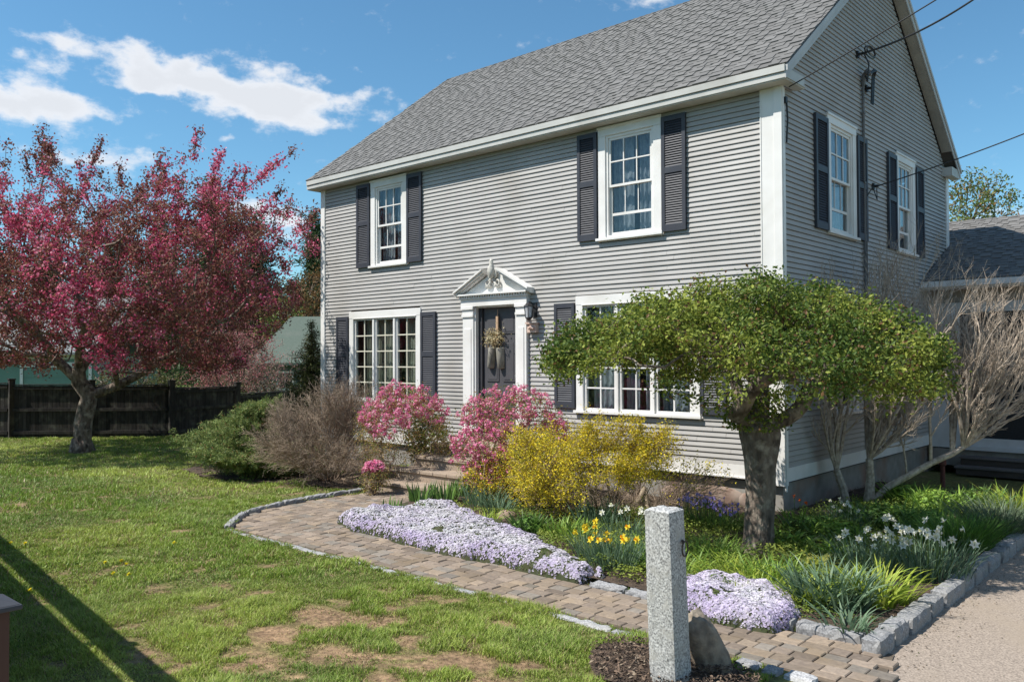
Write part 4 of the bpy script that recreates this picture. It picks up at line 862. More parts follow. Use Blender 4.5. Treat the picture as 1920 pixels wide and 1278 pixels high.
LB = [b+loc((0, 0, 0), np.array(q)) for q in ((-.55, -.2, 1.62), (-1.0, -.1, 1.78), (.5, -.1, 1.72), (.9, .2, 2.0), (.1, .6, 1.9), (-.1, -.5, 1.85), (-.25, .1, 2.1), (.3, -.6, 2.0), (-.62, .5, 1.9))]
tr.grow(LB, .2, .12, .10); k0 = len(tp); tr.grow(ucrown(1050), .30, .12, .07, start=k0-1, sag=.06); tr.radii(.16)
mb = MB(); tr.mesh(mb); mb.build('limbs', BARK, root, base=b, smooth=True)
mb = MB(); th = np.arange(28)*2*math.pi/28; prof = [(-.06, .25), (.03, .215), (.10, .175), (.2, .155), (.32, .148), (.48, .142), (.66, .142), (.84, .150), (1.0, .165), (1.14, .185), (1.26, .205), (1.36, .205), (1.44, .15), (1.48, .05)]
zz = np.interp(np.linspace(0, 13, 60), range(14), [p[0] for p in prof]); rr = np.interp(np.linspace(0, 13, 60), range(14), [p[1] for p in prof]); V = []
for i, (z, r_) in enumerate(zip(zz, rr)):
    cxy = b+E1*(.03*math.sin(z*2))+EZ*z; q = np.stack([np.cos(th), np.sin(th), np.full(28, z*.35)], 1)
    rad = r_*(1+.16*(fbm(q*[1, 1, 2.2], 2.2, 3, 91)-.5)*2+.10*(fbm(q*[1, 1, .6], 8, 2, 92)-.5)*2+.05*(fbm(np.c_[np.cos(th), np.sin(th), np.full(28, z)], 14, 2, 93)-.5))
    V += [cxy+E1*(r2*math.cos(t))+E2*(r2*math.sin(t)) for r2, t in zip(rad, th)]
mb.add(V, [(i*28+j, i*28+(j+1) % 28, (i+1)*28+(j+1) % 28, (i+1)*28+j) for i in range(59) for j in range(28)])
mb.build('trunk', BARK, root, base=b, smooth=True)
n = 66000; P = on_twigs(tr, n, (.075, .075, .06), .012); n2_ = 1500; a_ = rng.uniform(0, 6.28, n2_); P[:n2_] = b+E1*(np.cos(a_)*rng.uniform(.12, .36, n2_))[:, None]+E2*(np.sin(a_)*rng.uniform(.12, .36, n2_))[:, None]+EZ*(1.32+.42*rng.random(n2_))[:, None]; P = P[(P[:, 2] > 1.3)]; n = len(P); f = fbm(P, 1.8, 3, 33)
cl = mixc((.085, .145, .028), (.355, .395, .070), np.clip((f-.3)*2.0+rng.normal(0, .32, n), 0, 1)); cl[rng.random(n) < .06] = (.20, .11, .05)
leafcloud('crown', P, rng.uniform(.030, .056, n), cl, LEAF, root, b, aspect=.62, nrm=np.tile([0, 0, .6], (n, 1)), nj=1.0)

# ---- generic twiggy shrub
def twigs(root, b, bases, A, r0, mat, k=.16, step=.12, wob=.03, tip=.0024, name='stems', up=.5, kmin=3, sag=0.):
    t = Tree([np.array(b)-[0, 0, .05], np.array(b)+[0, 0, .02]], tip, 2.3); t.grow(bases, .1, step, wob); t.grow(A, k, step, wob, start=1, up=up, sag=sag); t.radii(r0)
    mb = MB(); t.mesh(mb, kmin=kmin); mb.build(name, mat, root, base=b); return t
def shell_pts(n, c, rad, lo=.0, zmin=-.9, ns=0, thr=0, seed=2):
    out = np.zeros((0, 3))
    while len(out) < n:
        q = rng.normal(size=(n*2, 3)); q = unit(q)*(lo+(1-lo)*rng.random((len(q), 1))**.5); q = q[q[:, 2] > zmin]; P = loc(c, q*np.array(rad))
        if ns: P = P[fbm(P, ns, 2, seed) > thr]
        out = np.concatenate([out, P])
    return out[:n]
def sprout(mb, p, d, L, r, lv, spec, tips, lim=None):
    """one woody shoot and its side shoots; spec[lv] = (side shoots, angle, length ratio, upward pull, wobble)"""
    nb, ang, lr, upw, wob = spec[lv]; n = 5 if lv < 2 else 4; P = [np.array(p)]; d = unit(np.array(d, float)); D = [d]
    for i in range(n):
        d = unit(d+rng.normal(size=3)*wob+EZ*upw); q = P[-1]+d*L/n
        if lim is not None: q = lim(q)
        P.append(q); D.append(d)
    mb.tube(P, np.linspace(r, r*.45 if lv < len(spec)-1 else r*.5, n+1), 7 if r > .02 else (5 if r > .007 else 3), caps=False)
    if lv == len(spec)-1: tips += P[1:]; return
    if lv == len(spec)-2: tips += P[2:]
    for k in range(nb):
        f = .22+.78*(k+rng.random())/nb; i = min(n-1, int(f*n)); g = f*n-i; q = P[i]+(P[i+1]-P[i])*g; a = unit(rng.normal(size=3)); a = unit(a-D[i]*a.dot(D[i])); an = ang*rng.uniform(.6, 1.35)
        sprout(mb, q, D[i]*math.cos(an)+a*math.sin(an), L*lr*rng.uniform(.7, 1.2)*(1.15-.45*f), max(.0022, r*(1-.5*f)*.62), lv+1, spec, tips, lim)
# brown twiggy shrub
b = np.array([*xy(618, 14.3), 0.]); root = empty('twiggy_shrub', b, 'leafless rounded brown twiggy shrub beside the juniper', 'shrub')
mb = MB(); tips = []; sp = [(8, .45, .58, .06, .08), (7, .55, .55, .05, .10), (5, .6, .6, .04, .12), (0, 0, 0, .02, .14)]
for i in range(44):
    a = i*2.4; e_ = R(18+70*((i*.618) % 1)); hor = .95*math.cos(e_)
    sprout(mb, b+[.12*math.cos(a), .12*math.sin(a), 0], (math.cos(a)*hor, math.sin(a)*hor, math.sin(e_)), 1.02*(.85+.35*math.sin(e_)), .013, 0, sp, tips)
mb.build('stems', TWIG, root, base=b); P = np.array(tips)[rng.integers(0, len(tips), 7000)]+rng.normal(size=(7000, 3))*.012
leafcloud('buds', P, .017, pick([(.40, .32, .22), (.26, .26, .13), (.46, .38, .28)], [.5, .25, .25], 7000), LEAF, root, b)
# pale bare multi-stem shrub at the gable
b = G(1600, 948); b[0] = max(b[0], .42); root = empty('bare_multi_stem_shrub', b, 'tall bare shrub with pale peeling stems fanning out beside the gable wall', 'shrub')
mb = MB(); tips = []; lim_ = lambda q: np.array([max(q[0], .10), min(q[1], 6.1), max(q[2], .1)])
sp = [(7, .40, .52, .13, .09), (6, .46, .56, .14, .11), (4, .52, .58, .12, .13), (0, 0, 0, .10, .15)]
def stem(p, q, r, L=None, sp_=sp): d = np.array(q)-p; sprout(mb, p, d-EZ*.12*np.linalg.norm(d), (L or np.linalg.norm(d)), r, 0, sp_, tips, lim_)
b1, b2 = at(1588, 945, 11.6), at(1628, 940, 11.5); b1[2] = b2[2] = 0
k1 = at(1568, 880, 11.6); mb.tube([b1, (b1+k1)/2+[.02, 0, 0], k1], [.07, .06, .05], 8); mb.tube([b2, at(1632, 900, 11.5), at(1630, 860, 11.5)], [.085, .06, .05], 8)
for px, py, d_, r_ in ((1540, 700, 11.3, .030), (1560, 600, 11.6, .034), (1585, 580, 11.8, .034), (1610, 680, 11.5, .03), (1530, 760, 11.2, .02)): stem(k1, at(px, py, d_), r_)
k2 = at(1630, 860, 11.5)
for px, py, d_, r_ in ((1625, 575, 11.7, .038), (1650, 545, 12, .036), (1680, 555, 11.6, .036), (1715, 560, 12.1, .034), (1745, 600, 11.5, .032), (1700, 690, 11.2, .03), (1765, 700, 11.8, .028), (1745, 760, 11.3, .024), (1780, 770, 11.6, .022), (1660, 720, 11.2, .028), (1725, 580, 12.5, .03), (1765, 600, 12.6, .03), (1690, 780, 11.2, .02), (1720, 810, 11.1, .018), (1650, 770, 11.1, .022), (1755, 800, 11.4, .018)): stem(k2, at(px, py, d_), r_)
lm = [b2+[.02, 0, .05], at(1665, 912, 11.45), at(1700, 893, 11.4), at(1745, 868, 11.4), at(1785, 850, 11.4), at(1806, 838, 11.4)]; mb.tube(lm, [.055, .048, .045, .042, .042, .034], 9)
for i_, px, py, d_, r_ in ((5, 1800, 615, 11.5, .034), (5, 1820, 600, 11.8, .032), (5, 1845, 610, 12.2, .030), (5, 1870, 620, 11.6, .030), (5, 1900, 640, 12, .030), (5, 1925, 650, 11.6, .032), (5, 1935, 700, 12, .03), (5, 1945, 740, 11.3, .028), (4, 1780, 630, 12, .034), (5, 1880, 800, 11.3, .018), (4, 1765, 660, 11.6, .03), (3, 1740, 700, 11.3, .024), (5, 1850, 640, 11, .03), (5, 1900, 690, 11, .026), (5, 1800, 640, 11, .028), (2, 1715, 760, 11.2, .016), (5, 1930, 670, 12.6, .03), (5, 1860, 700, 11.2, .022), (5, 1890, 740, 11.2, .022), (5, 1830, 700, 11.2, .022), (5, 1835, 760, 11.1, .016)): stem(lm[i_], at(px, py, d_), r_)
mb.build('stems', PTWIG, root, base=b)
# ---- juniper
def sprays(name, root, b, tips, dirs, per, L, cols, p, mat=LEAF, sig=.035):
    n = len(tips)*per; i = np.repeat(np.arange(len(tips)), per); d = unit(dirs[i]+rng.normal(size=(n, 3))*.38); f = rng.random(n)**.7
    P = tips[i]-dirs[i]*(1-f)[:, None]*L*1.6+rng.normal(size=(n, 3))*sig; c = pick(cols, p, n)
    tone = (.75+.5*vn(tips*7, 5))[i]; return leafcloud(name, P, rng.uniform(.6, 1.2, n)*L, c*tone[:, None], mat, root, b, aspect=.16, tip=d)
b = np.array([*xy(462, 15.0), 0.]); root = empty('juniper_shrub', b, 'spreading dark green juniper shrub at the edge of the lawn', 'shrub')
A = []
for k in range(120):
    a = k*2.4; f = ((k*.618) % 1); rr_ = 1.06*math.sqrt(max(.02, 1-f**1.6))*rng.uniform(.72, 1.06); z = .10+1.18*f; cpt = loc(b, np.array([rr_*math.cos(a)*.92, rr_*math.sin(a)*.85, z])); out_ = unit(np.array(cpt-b)*[1, 1, .0]+[0, 0, .02])
    q = rng.normal(size=(20, 3))*[.13, .13, .05]; q = q+out_*rng.uniform(-.30, .10, (20, 1)); q[:, 2] += .32*(q@out_); A.append(cpt+q)
A = np.concatenate(A); A = A[A[:, 2] > .05]; mb = MB()
for k in range(0, len(A), 9): mb.tube([b+EZ*.15, (A[k]+b)/2+EZ*.12, A[k]], [.018, .012, .004], 4, caps=False)
mb.build('stems', TWIG, root, base=b); IN = shell_pts(420, b+EZ*.55, (.88, .8, .68), .2, -.7); A = np.concatenate([A, IN]); d = unit(unit(A-(b+EZ*.1))*[1, 1, .4]+[0, 0, .45]); sprays('foliage', root, b, A, d, 44, .075, [(.17, .24, .07), (.27, .33, .10), (.10, .16, .055), (.34, .36, .13), (.38, .20, .10)], [.34, .34, .15, .14, .03], sig=.028)
# ---- azaleas
def azalea(px, dep, w_, h, label, nfl, seed, lean=0., hb=1.0, lowleaf=((.38, .24, .09), (.26, .30, .08), (.44, .30, .10))):
    b = np.array([*xy(px, dep), 0.]); root = empty('azalea_shrub', b, label, 'shrub'); c = b+EZ*h*.50+E1*lean
    A = shell_pts(700, c, (w_/2, w_*.42, h*.52), .4, -.9, 1.9, .38, seed); bases = [b+loc((0, 0, 0), np.array([.28*math.cos(a), .25*math.sin(a), .25])) for a in np.linspace(0, 6, 8)]
    t = twigs(root, b, bases, A, .03, TWIG, .12, .12, .05, .003); n = 14000 if h > 1 else 1500
    P = on_twigs(t, n, .06, .0045); leafcloud('foliage', P, rng.uniform(.018, .036, n), pick(lowleaf, [.3, .4, .3], n), LEAF, root, b)
    # trusses of blossom near the outside, thicker at the top
    s_ = hb*(A[:, 2]-b[2])/h+.35*(fbm(A, 2.2, 2, seed+3)-.5)*2-.42*((A-b)@E1)/w_*(1 if lean else .3); q = A[np.argsort(-s_)[:nfl]]; q = q+unit(q-c)*.04
    n = nfl*19; i = np.repeat(np.arange(nfl), 19); d = unit(rng.normal(size=(n, 3))+unit(q-c)[i]*.8); P = q[i]+d*rng.uniform(.02, .06, (n, 1))
    cf = pick([(.84, .24, .45), (.88, .40, .53), (.72, .15, .33), (.90, .58, .63)], [.4, .3, .15, .15], n, .1); flowercloud('blossom', P, rng.uniform(.03, .045, n), cf, PETAL, root, b, nrm=d)
    return root
azalea(757, 13.6, 1.55, 1.66, 'pink azalea left of the front steps with orange tinted leaves and visible stems', 260, 3)
azalea(962, 12.2, 1.72, 1.64, 'hot pink azalea right of the front steps covering the foot of the door', 560, 8, -.03, .5, ((.30, .30, .08), (.20, .27, .06), (.42, .30, .09)))
azalea(702, 12.75, .36, .46, 'small low pink azalea sprig beside the bottom step', 70, 5)
# ---- forsythia
b = np.array([*xy(1128, 11.0), 0.]); root = empty('yellow_shrub', b, 'broad shrub with yellow blossom above a tangle of brown twigs', 'shrub')
mb = MB(); tips = []; sp = [(8, .5, .55, .05, .10), (6, .6, .55, .02, .12), (4, .6, .6, .0, .14), (0, 0, 0, .0, .14)]
for i in range(30):
    a = i*2.4; e_ = R(25+60*((i*.618) % 1)); hor = math.cos(e_); o_ = loc((0, 0, 0), np.array([.45*math.cos(a), .3*math.sin(a), 0])); v = loc((0, 0, 0), np.array([math.cos(a)*hor*1.15, math.sin(a)*hor*.8, math.sin(e_)*.80]))
    sprout(mb, b+o_, v, .93, .010, 0, sp, tips)
tp2 = []
for i in range(46):
    a = rng.uniform(0, 6.28); o_ = loc((0, 0, 0), np.array([rng.uniform(-.7, .95), rng.uniform(-.5, .3), 0])); sprout(mb, b+o_, (math.cos(a)*.7, math.sin(a)*.7, .6), rng.uniform(.35, .55), .006, 1, sp, tp2)
mb.build('stems', TWIG, root, base=b); A = np.array(tips)
top = np.array([p for p in A if (p[2]-b[2] > .58-.46*((p-b)@E1 < -.35)+.06*((p-b)@E1 > .55)) or rng.random() < .03]); n = 40000; i = rng.integers(0, len(top), n); P = top[i]+rng.normal(size=(n, 3))*[.04, .04, .035]
P = P[fbm(P, 3, 2, 61) > .34]; n = len(P); leafcloud('blossom', P, rng.uniform(.022, .040, n), pick([(.70, .55, .035), (.55, .47, .05), (.36, .36, .06), (.78, .62, .06)], [.38, .24, .2, .18], n), PETAL, root, b, aspect=.5)
b = np.array([*xy(925, 11.7), 0.]); root = empty('yellow_shrub', b, 'small yellow leaved shrub growing under the hot pink azalea', 'shrub', None)
A = shell_pts(260, b+EZ*.35, (.42, .35, .34), .3, -.9); t = twigs(root, b, [b+EZ*.1], A, .012, TWIG, .12, .1, .05, .003); n = 4200; P = on_twigs(t, n, .04, .004)
leafcloud('foliage', P, rng.uniform(.018, .036, n), pick([(.78, .58, .03), (.50, .44, .06), (.22, .28, .06)], [.45, .3, .25], n), PETAL, root, b)
# ---- small broadleaf by the door
b = np.array([-6.05, -.75, 0.]); root = empty('rhododendron_shrub', b, 'small glossy green shrub with lime new leaves between steps and left azalea', 'shrub')
A = shell_pts(160, b+EZ*.72, (.36, .3, .45), .3, -.9); t = twigs(root, b, [b+EZ*.1], A, .02, TWIG, .12, .12, .04, .004); n = 1500; P = on_twigs(t, n, .06, .006); hi = P[:, 2] < .85
cl = pick([(.06, .085, .03), (.10, .13, .04)], [.6, .4], n); cl[hi & ((P-b)@E1 > -.05)] = np.array([.30, .40, .08])*rng.uniform(.7, 1.2, ((hi & ((P-b)@E1 > -.05)).sum(), 1)); leafcloud('foliage', P, rng.uniform(.05, .1, n), cl, LEAF, root, b, aspect=.4)

# ---- trees behind
def simple_tree(name, label, px, dep, h, w_, zc, cols, p, nl, size, tw=.2, group='trees beyond the fence', ns=.5, thr=.40, depthr=.8, tips=300, seed=1, sig=.3, cat='tree', rt=.012, bl=None):
    b = np.array([*xy(px, dep), 0.]); root = empty(name, b, label, cat, group)
    A = shell_pts(tips, b+EZ*zc, (w_/2, w_/2*depthr, (h-zc)), .25, -.95, ns, thr, seed); t = Tree([b-EZ*.1, b+EZ*zc*.2, b+EZ*zc*.45], rt, 2.2); t.grow(A, .35, .5, .05, start=1); t.radii(tw)
    mb = MB(); t.mesh(mb, 6); mb.build('trunk', BARK, root, base=b); P = on_twigs(t, nl, sig, tw*.4); c = pick(cols, p, nl)*(.7+.6*vn(P*1.2, 3))[:, None]
    leafcloud('crown', P, rng.uniform(.6, 1.3, nl)*size, c, LEAF, root, b); return root
def conifer(label, px, dep, h, w_, cols, p, tiers, per, L, group=None, name='conifer_tree', zb=.3):
    b = np.array([*xy(px, dep), 0.]); root = empty(name, b, label, 'tree', group); tips = []; dr = []; mb = MB(); mb.tube([b, b+EZ*h*.5, b+EZ*h*.98], [h*.018+.03, h*.012+.01, .008], 7)
    for i in range(tiers):
        f = (i+.5)/tiers; z = zb+(h-zb)*f; R_ = w_/2*(1-f)**.85*rng.uniform(.8, 1.15)+.03; nb = max(3, int(10*(1-f)+4)); 
        for j in range(nb):
            a = rng.uniform(0, 2*math.pi); d = np.array([math.cos(a), math.sin(a), rng.uniform(-.05, .35)]); rr_ = R_*rng.uniform(.7, 1.15); e = b+EZ*z+d*rr_
            mb.tube([b+EZ*(z-.02), e], [.012, .004], 3, caps=False); m_ = max(2, int(rr_/L*2.2))
            for q in range(m_): g_ = (q+1)/m_; tips.append(b+EZ*z+d*rr_*g_+rng.normal(size=3)*.05*rr_*g_); dr.append(d)
    mb.build('trunk', BARK, root, base=b); sprays('crown', root, b, np.array(tips), unit(np.array(dr)), per, L, cols, p, sig=L*.45); return root
conifer('small dark spruce just behind the left corner of the house', 584, 20.5, 3.0, 2.1, [(.075, .095, .03), (.14, .15, .055), (.045, .06, .022)], [.45, .3, .25], 26, 9, .11)
DG = [(.04, .07, .03), (.065, .10, .04), (.095, .13, .05)]
for k, (px, dep, h, w_, lb) in enumerate([(590, 58, 12.3, 6.5, 'dark pine directly behind the left end of the house'), (478, 60, 12.6, 7, 'dark pine seen through the right side of the crab apple crown'), (395, 56, 14.2, 7, 'tallest dark pine behind the middle of the crab apple'), (300, 62, 12.5, 7, 'dark pine behind the centre left of the crab apple'), (205, 58, 10.5, 6, 'dark pine behind the trunk of the crab apple'), (95, 64, 11, 7, 'dark pine behind the left side of the crab apple'), (-10, 60, 10, 6, 'dark pine at the left edge of the picture')]):
    conifer(lb, px, dep, h, w_*1.25, DG, [.4, .4, .2], 24, 15, .55, 'dark pines behind the neighbouring houses', 'pine_tree', .5)
simple_tree('rust_tree', 'rust brown budding tree above the green roof', 592, 50, 7.6, 5.0, 4.4, [(.22, .12, .05), (.16, .09, .04), (.13, .12, .05)], [.5, .3, .2], 5200, .20, .2, None, sig=.35)
simple_tree('lime_tree', 'bright yellow green young tree between pines and green roof', 522, 46, 5.2, 2.6, 3.4, [(.20, .24, .05), (.13, .17, .04)], [.5, .5], 2200, .16, .1, None, tips=120)
simple_tree('pink_blossom_tree', 'pale pink flowering tree behind the fence left of the green roof', 415, 27, 3.35, 3.6, 2.1, [(.60, .22, .24), (.42, .16, .16), (.30, .20, .13)], [.4, .3, .3], 8000, .055, .09, 'pink trees behind the fence', 1.1, .42, sig=.12, tips=420, rt=.008)
simple_tree('pink_blossom_tree', 'low pink flowering tree in front of the green roof', 500, 30, 2.9, 3.0, 1.8, [(.60, .26, .28), (.38, .20, .18), (.33, .26, .2)], [.3, .3, .4], 3400, .05, .07, 'pink trees behind the fence', 1.1, .45, sig=.10, tips=380, rt=.008)
simple_tree('hedge_shrub', 'olive green shrub behind the fence beside the crab apple trunk', 255, 25.5, 2.3, 2.6, 1.2, [(.15, .17, .05), (.20, .16, .08), (.09, .11, .04)], [.4, .3, .3], 5000, .06, .05, None, 1.0, .35, sig=.10, cat='shrub')
simple_tree('hedge_shrub', 'olive brown shrub behind the fence under the green roof eave', 462, 31, 2.2, 3.6, 1.0, [(.15, .17, .06), (.25, .21, .13), (.12, .12, .06)], [.35, .3, .35], 5000, .07, .05, None, 1.0, .3, sig=.12, cat='shrub')
simple_tree('sparse_tree', 'sparse yellow green tree rising behind the wing roof', 1835, 30, 8.9, 3.3, 6.4, [(.20, .25, .07), (.30, .26, .10), (.13, .18, .05), (.34, .17, .08)], [.4, .25, .25, .1], 4200, .12, .14, None, .9, .46, sig=.14, tips=260, rt=.012)
# far wood closing the horizon
P = []; 
for k in range(150):
    px = rng.uniform(-900, 700); dep = rng.uniform(70, 95); h = rng.uniform(4.5, 7.5); x, y_ = xy(px, dep); q = unit(rng.normal(size=(420, 3)))*rng.random((420, 1))**.4*[2.6, 2.6, h/2]; P.append(q+[x, y_, h/2])
P = np.concatenate(P); tag(leafcloud('distant_wood', P, rng.uniform(.35, .8, len(P)), pick([(.05, .07, .03), (.08, .10, .04), (.12, .10, .06), (.14, .15, .06)], [.35, .3, .2, .15], len(P))), 'far mixed woodland closing the horizon behind the fence', 'woodland', kind='stuff')
# trees across the street, behind the viewer (they are what the ground floor panes reflect)
for k, (x, y_, h) in enumerate(((14, -30, 9), (4, -34, 11), (-6, -33, 9.5), (-16, -31, 10), (-27, -27, 9), (24, -24, 10), (-37, -22, 9), (30, -12, 9))):
    b = np.array([x, y_, 0.]); root = empty('street_tree', b, 'leafy tree across the street, '+ORD[k]+' of the row behind the viewer', 'tree', 'trees across the street'); mb = MB(); mb.tube([b, b+EZ*h*.5], [.25, .12], 7); mb.build('trunk', BARK, root, base=b)
    n = 3500; q = unit(rng.normal(size=(n, 3)))*rng.random((n, 1))**.35*[5.2, 4, h*.5]; q += (b+EZ*h*.5); q = q[fbm(q, .5, 2, k) > .4]; leafcloud('crown', q, rng.uniform(.35, .8, len(q)), pick([(.05, .08, .03), (.09, .12, .04)], [.5, .5], len(q)), LEAF, root, b)

# ================================================================== FENCE, NEIGHBOURS
FW = pm('blackened_fence_board', (.050, .043, .038), (.022, .020, .019), 7, .95, .004, 30, stretch=(3, 3, .25), attr=True, c3=(.085, .08, .065), s3=5)
fb = G(22, 822); fence = empty('wooden_fence', fb, 'weathered nearly black board fence along the back of the lawn', 'fence')
posts = [(-430, 22.4, 1.52), (-280, 22.3, 1.52), (-128, 22.2, 1.51), (22, 22.2, 1.50), (172, 22.3, 1.46), (322, 22.4, 1.44), (445, 24.0, 1.34), (560, 26.4, 1.12), (660, 28.5, 1.1)]
pp = [np.array([*xy(a, d), z]) for a, d, z in posts]
for p in pp: mb = MB(); mb.box(p[0]-.07, p[0]+.07, p[1]-.07, p[1]+.07, -.05, p[2]+.06); mb.box(p[0]-.085, p[0]+.085, p[1]-.085, p[1]+.085, p[2]+.061, p[2]+.09); mb.build('post', FW, fence, base=fb, attr=True)
for a, c in zip(pp[:-1], pp[1:]):
    mb = MB(); L = np.linalg.norm((c-a)[:2]); u = (c-a)[:2]/L; nrm_ = np.array([-u[1], u[0]]); zt = c[2]
    def T(s_, n_, z, a=a, u=u, nrm_=nrm_): return (a[0]+u[0]*s_-nrm_[0]*n_, a[1]+u[1]*s_-nrm_[1]*n_, z)
    s_ = .085
    while s_ < L-.09:
        w_ = min(rng.uniform(.085, .125), L-.08-s_); mb.box(s_+.003, s_+w_-.003, .0, .02, .05+rng.uniform(-.01, .01), zt-.06+rng.uniform(-.006, .006), np.ones(3)*rng.uniform(.55, 1.5), T=T); s_ += w_
    for z in (.12, .72, zt-.16): mb.box(.075, L-.075, .021, .06, z, z+.085, np.ones(3)*rng.uniform(.8, 1.2), T=T)
    mb.box(.071, L-.071, -.03, .07, zt-.05, zt-.02, T=T); mb.build('panel', FW, fence, base=fb, attr=True)
# green roofed neighbour
def nb(px, dep): return np.array([*xy(px, dep), 0.])
def TN(o):
    def T(a, n_, z): p = o+E1*a-E2*n_; return (p[0], p[1], z)
    return T
o = nb(484, 40); root = empty('neighbour_house', o, 'low neighbouring house with a plain grey green roof behind the fence', 'house'); T = TN(o)
GR = pm('grey_green_roof_shingles', (.10, .128, .105), (.08, .105, .085), 14, .9, .004, 60, c3=(.12, .135, .115), s3=.8)
mb = MB(); mb.hull([T(-.35, .5, 1.78), T(9, .5, 1.78), T(9, -3.6, 4.15), T(.6, -3.6, 4.15)], [T(-.35, .5, 1.90), T(9, .5, 1.90), T(9, -3.6, 4.28), T(.6, -3.6, 4.28)]); mb.hull([T(.6, -3.61, 4.15), T(9, -3.61, 4.15), T(9, -8, 1.7), T(-.3, -8, 1.7)], [T(.6, -3.61, 4.28), T(9, -3.61, 4.28), T(9, -8, 1.85), T(-.3, -8, 1.85)])
mb.hull([T(2.2, -4.2, 4.0), T(6, -4.2, 4.0), T(6, -6.5, 5.4), T(3.4, -6.5, 5.4)], [T(2.2, -4.1, 4.2), T(6, -4.1, 4.2), T(6, -6.4, 5.6), T(3.4, -6.4, 5.6)])
mb.build('roof', GR, root, base=o)
mb = MB(); mb.box(0, 9, -7.5, 0, 0, 1.77, T=T); mb.build('wall', pm('teal_grey_siding', (.11, .15, .15), (.09, .12, .12), 2, .8), root, base=o)
for a in (.9, 2.0): mb = MB(); mb.box(a, a+.8, .001, .04, .6, 1.5, T=T); f_ = mb.build('window', WHITE, root, base=o); mb = MB(); mb.box(a+.08, a+.38, .041, .05, .68, 1.42, T=T); mb.box(a+.42, a+.72, .041, .05, .68, 1.42, T=T); mb.build('pane', BLACKM, f_, base=(0, 0, 0) if 0 else o)
# mint neighbour on the left
o = nb(25, 34); root = empty('neighbour_garage', o, 'mint green garage with white trim and pale roof behind the left part of the fence', 'garage'); T = TN(o)
MINT = pm('mint_painted_boards', (.17, .29, .24), (.15, .25, .21), 2, .7)
mb = MB(); mb.box(-2.5, 3.3, -6, 0, 0, 2.25, T=T)
mb.build('wall', MINT, root, base=o)
mb = MB(); mb.box(-2.6, 3.4, .001, .06, 2.12, 2.28, T=T); mb.box(.4, 3.1, .001, .03, 1.78, 1.98, T=T); mb.box(.3, .42, .031, .06, 0, 1.98, T=T); mb.box(3.08, 3.2, .031, .06, 0, 1.98, T=T); mb.build('trim', WHITE, root, base=o)
mb = MB()
for i in range(7): a = .55+i*.37; mb.box(a, a+.2, .0305, .045, 1.82, 1.93, T=T)
mb.build('row_of_small_panes', pm('brick_red_paint', (.35, .10, .08), (.28, .08, .07), 4, .7), root, base=o)
mb = MB()
for i in range(4): mb.box(.45, 3.07, .0, .02, .12+i*.42, .12+i*.42+.36, T=T)
mb.build('garage_door', MINT, root, base=o)
mb = MB(); mb.hull([T(-2.9, .4, 2.28), T(3.6, .4, 2.28), T(3.6, -3, 4.7), T(-2.9, -3, 4.7)], [T(-2.9, .4, 2.38), T(3.6, .4, 2.38), T(3.6, -3, 4.8), T(-2.9, -3, 4.8)]); mb.hull([T(-2.9, -3.01, 4.7), T(3.6, -3.01, 4.7), T(3.6, -6.4, 2.28), T(-2.9, -6.4, 2.28)], [T(-2.9, -3.01, 4.8), T(3.6, -3.01, 4.8), T(3.6, -6.4, 2.38), T(-2.9, -6.4, 2.38)])
mb.build('roof', pm('pale_grey_roof', (.22, .235, .235), (.18, .195, .195), 8, .9), root, base=o)

# ================================================================== GRANITE POST, ROCK, RAIL POST, STUMP
pc = np.array([1.875, -5.90, 0.]); root = empty('granite_post', pc, 'tall rough granite hitching post with an iron ring standing by the path', 'post')
hs = .095; nz = 26; nu = 6; V = []; ring = []
for k in range(nz+1):
    z = -.05+1.19*k/nz; hh = hs*(1.03-.05*k/nz)
    for sd_ in range(4):
        for j in range(nu):
            t = -1+2*j/nu; x, y_ = [(t, -1), (1, t), (-t, 1), (-1, -t)][sd_]; cr_ = 1-.05*(abs(t) > .95)
            V.append((pc[0]+x*hh*cr_-.030*k/nz, pc[1]+y_*hh*cr_-.02*k/nz, z-.02))
V = np.array(V); nrm_ = unit(V-[pc[0], pc[1], 0])*[1, 1, 0]; V = V+nrm_*((fbm(V, 9, 3, 3)-.5)*.030+(fbm(V, 40, 2, 4)-.5)*.012)[:, None]
W4 = 4*nu; F = [(k*W4+j, k*W4+(j+1) % W4, (k+1)*W4+(j+1) % W4, (k+1)*W4+j) for k in range(nz) for j in range(W4)]; mb = MB(); mb.add(V, F); tc_ = len(V)
topr = V[-W4:]; in_ = pc+[-.03, -.02, 1.135]+(topr-pc-[-.03, -.02, 1.12])*.8; in_[:, 2] = 0; in_[:, 2] = 1.130+.008*rng.normal(size=W4)*.4
mb.add(np.concatenate([topr, in_, [[pc[0]-.03, pc[1]-.02, 1.138]]]), [(j, (j+1) % W4, W4+(j+1) % W4, W4+j) for j in range(W4)]+[(W4+j, W4+(j+1) % W4, 2*W4) for j in range(W4)])
mb.build('shaft', pm('speckled_granite', (.62, .62, .60), (.13, .13, .13), 85, .85, .006, 90, c3=(.38, .37, .34), s3=9), root, base=pc)
mb = MB(); cxr = pc[0]+hs-.012; mb.tube([(cxr, pc[1]+.02, .915), (cxr+.0, pc[1]+.02, .93), (cxr-.01, pc[1]+.02, .935)], .008, 6); th = np.linspace(0, 2*math.pi, 25)
mb.tube([(cxr+.012, pc[1]+.02+.034*math.sin(t), .885+.046*math.cos(t)) for t in th], .0055, 6, caps=False); mb.build('iron_ring', pm('rusted_iron', (.05, .04, .035), (.09, .06, .045), 30, .7), root, base=pc)
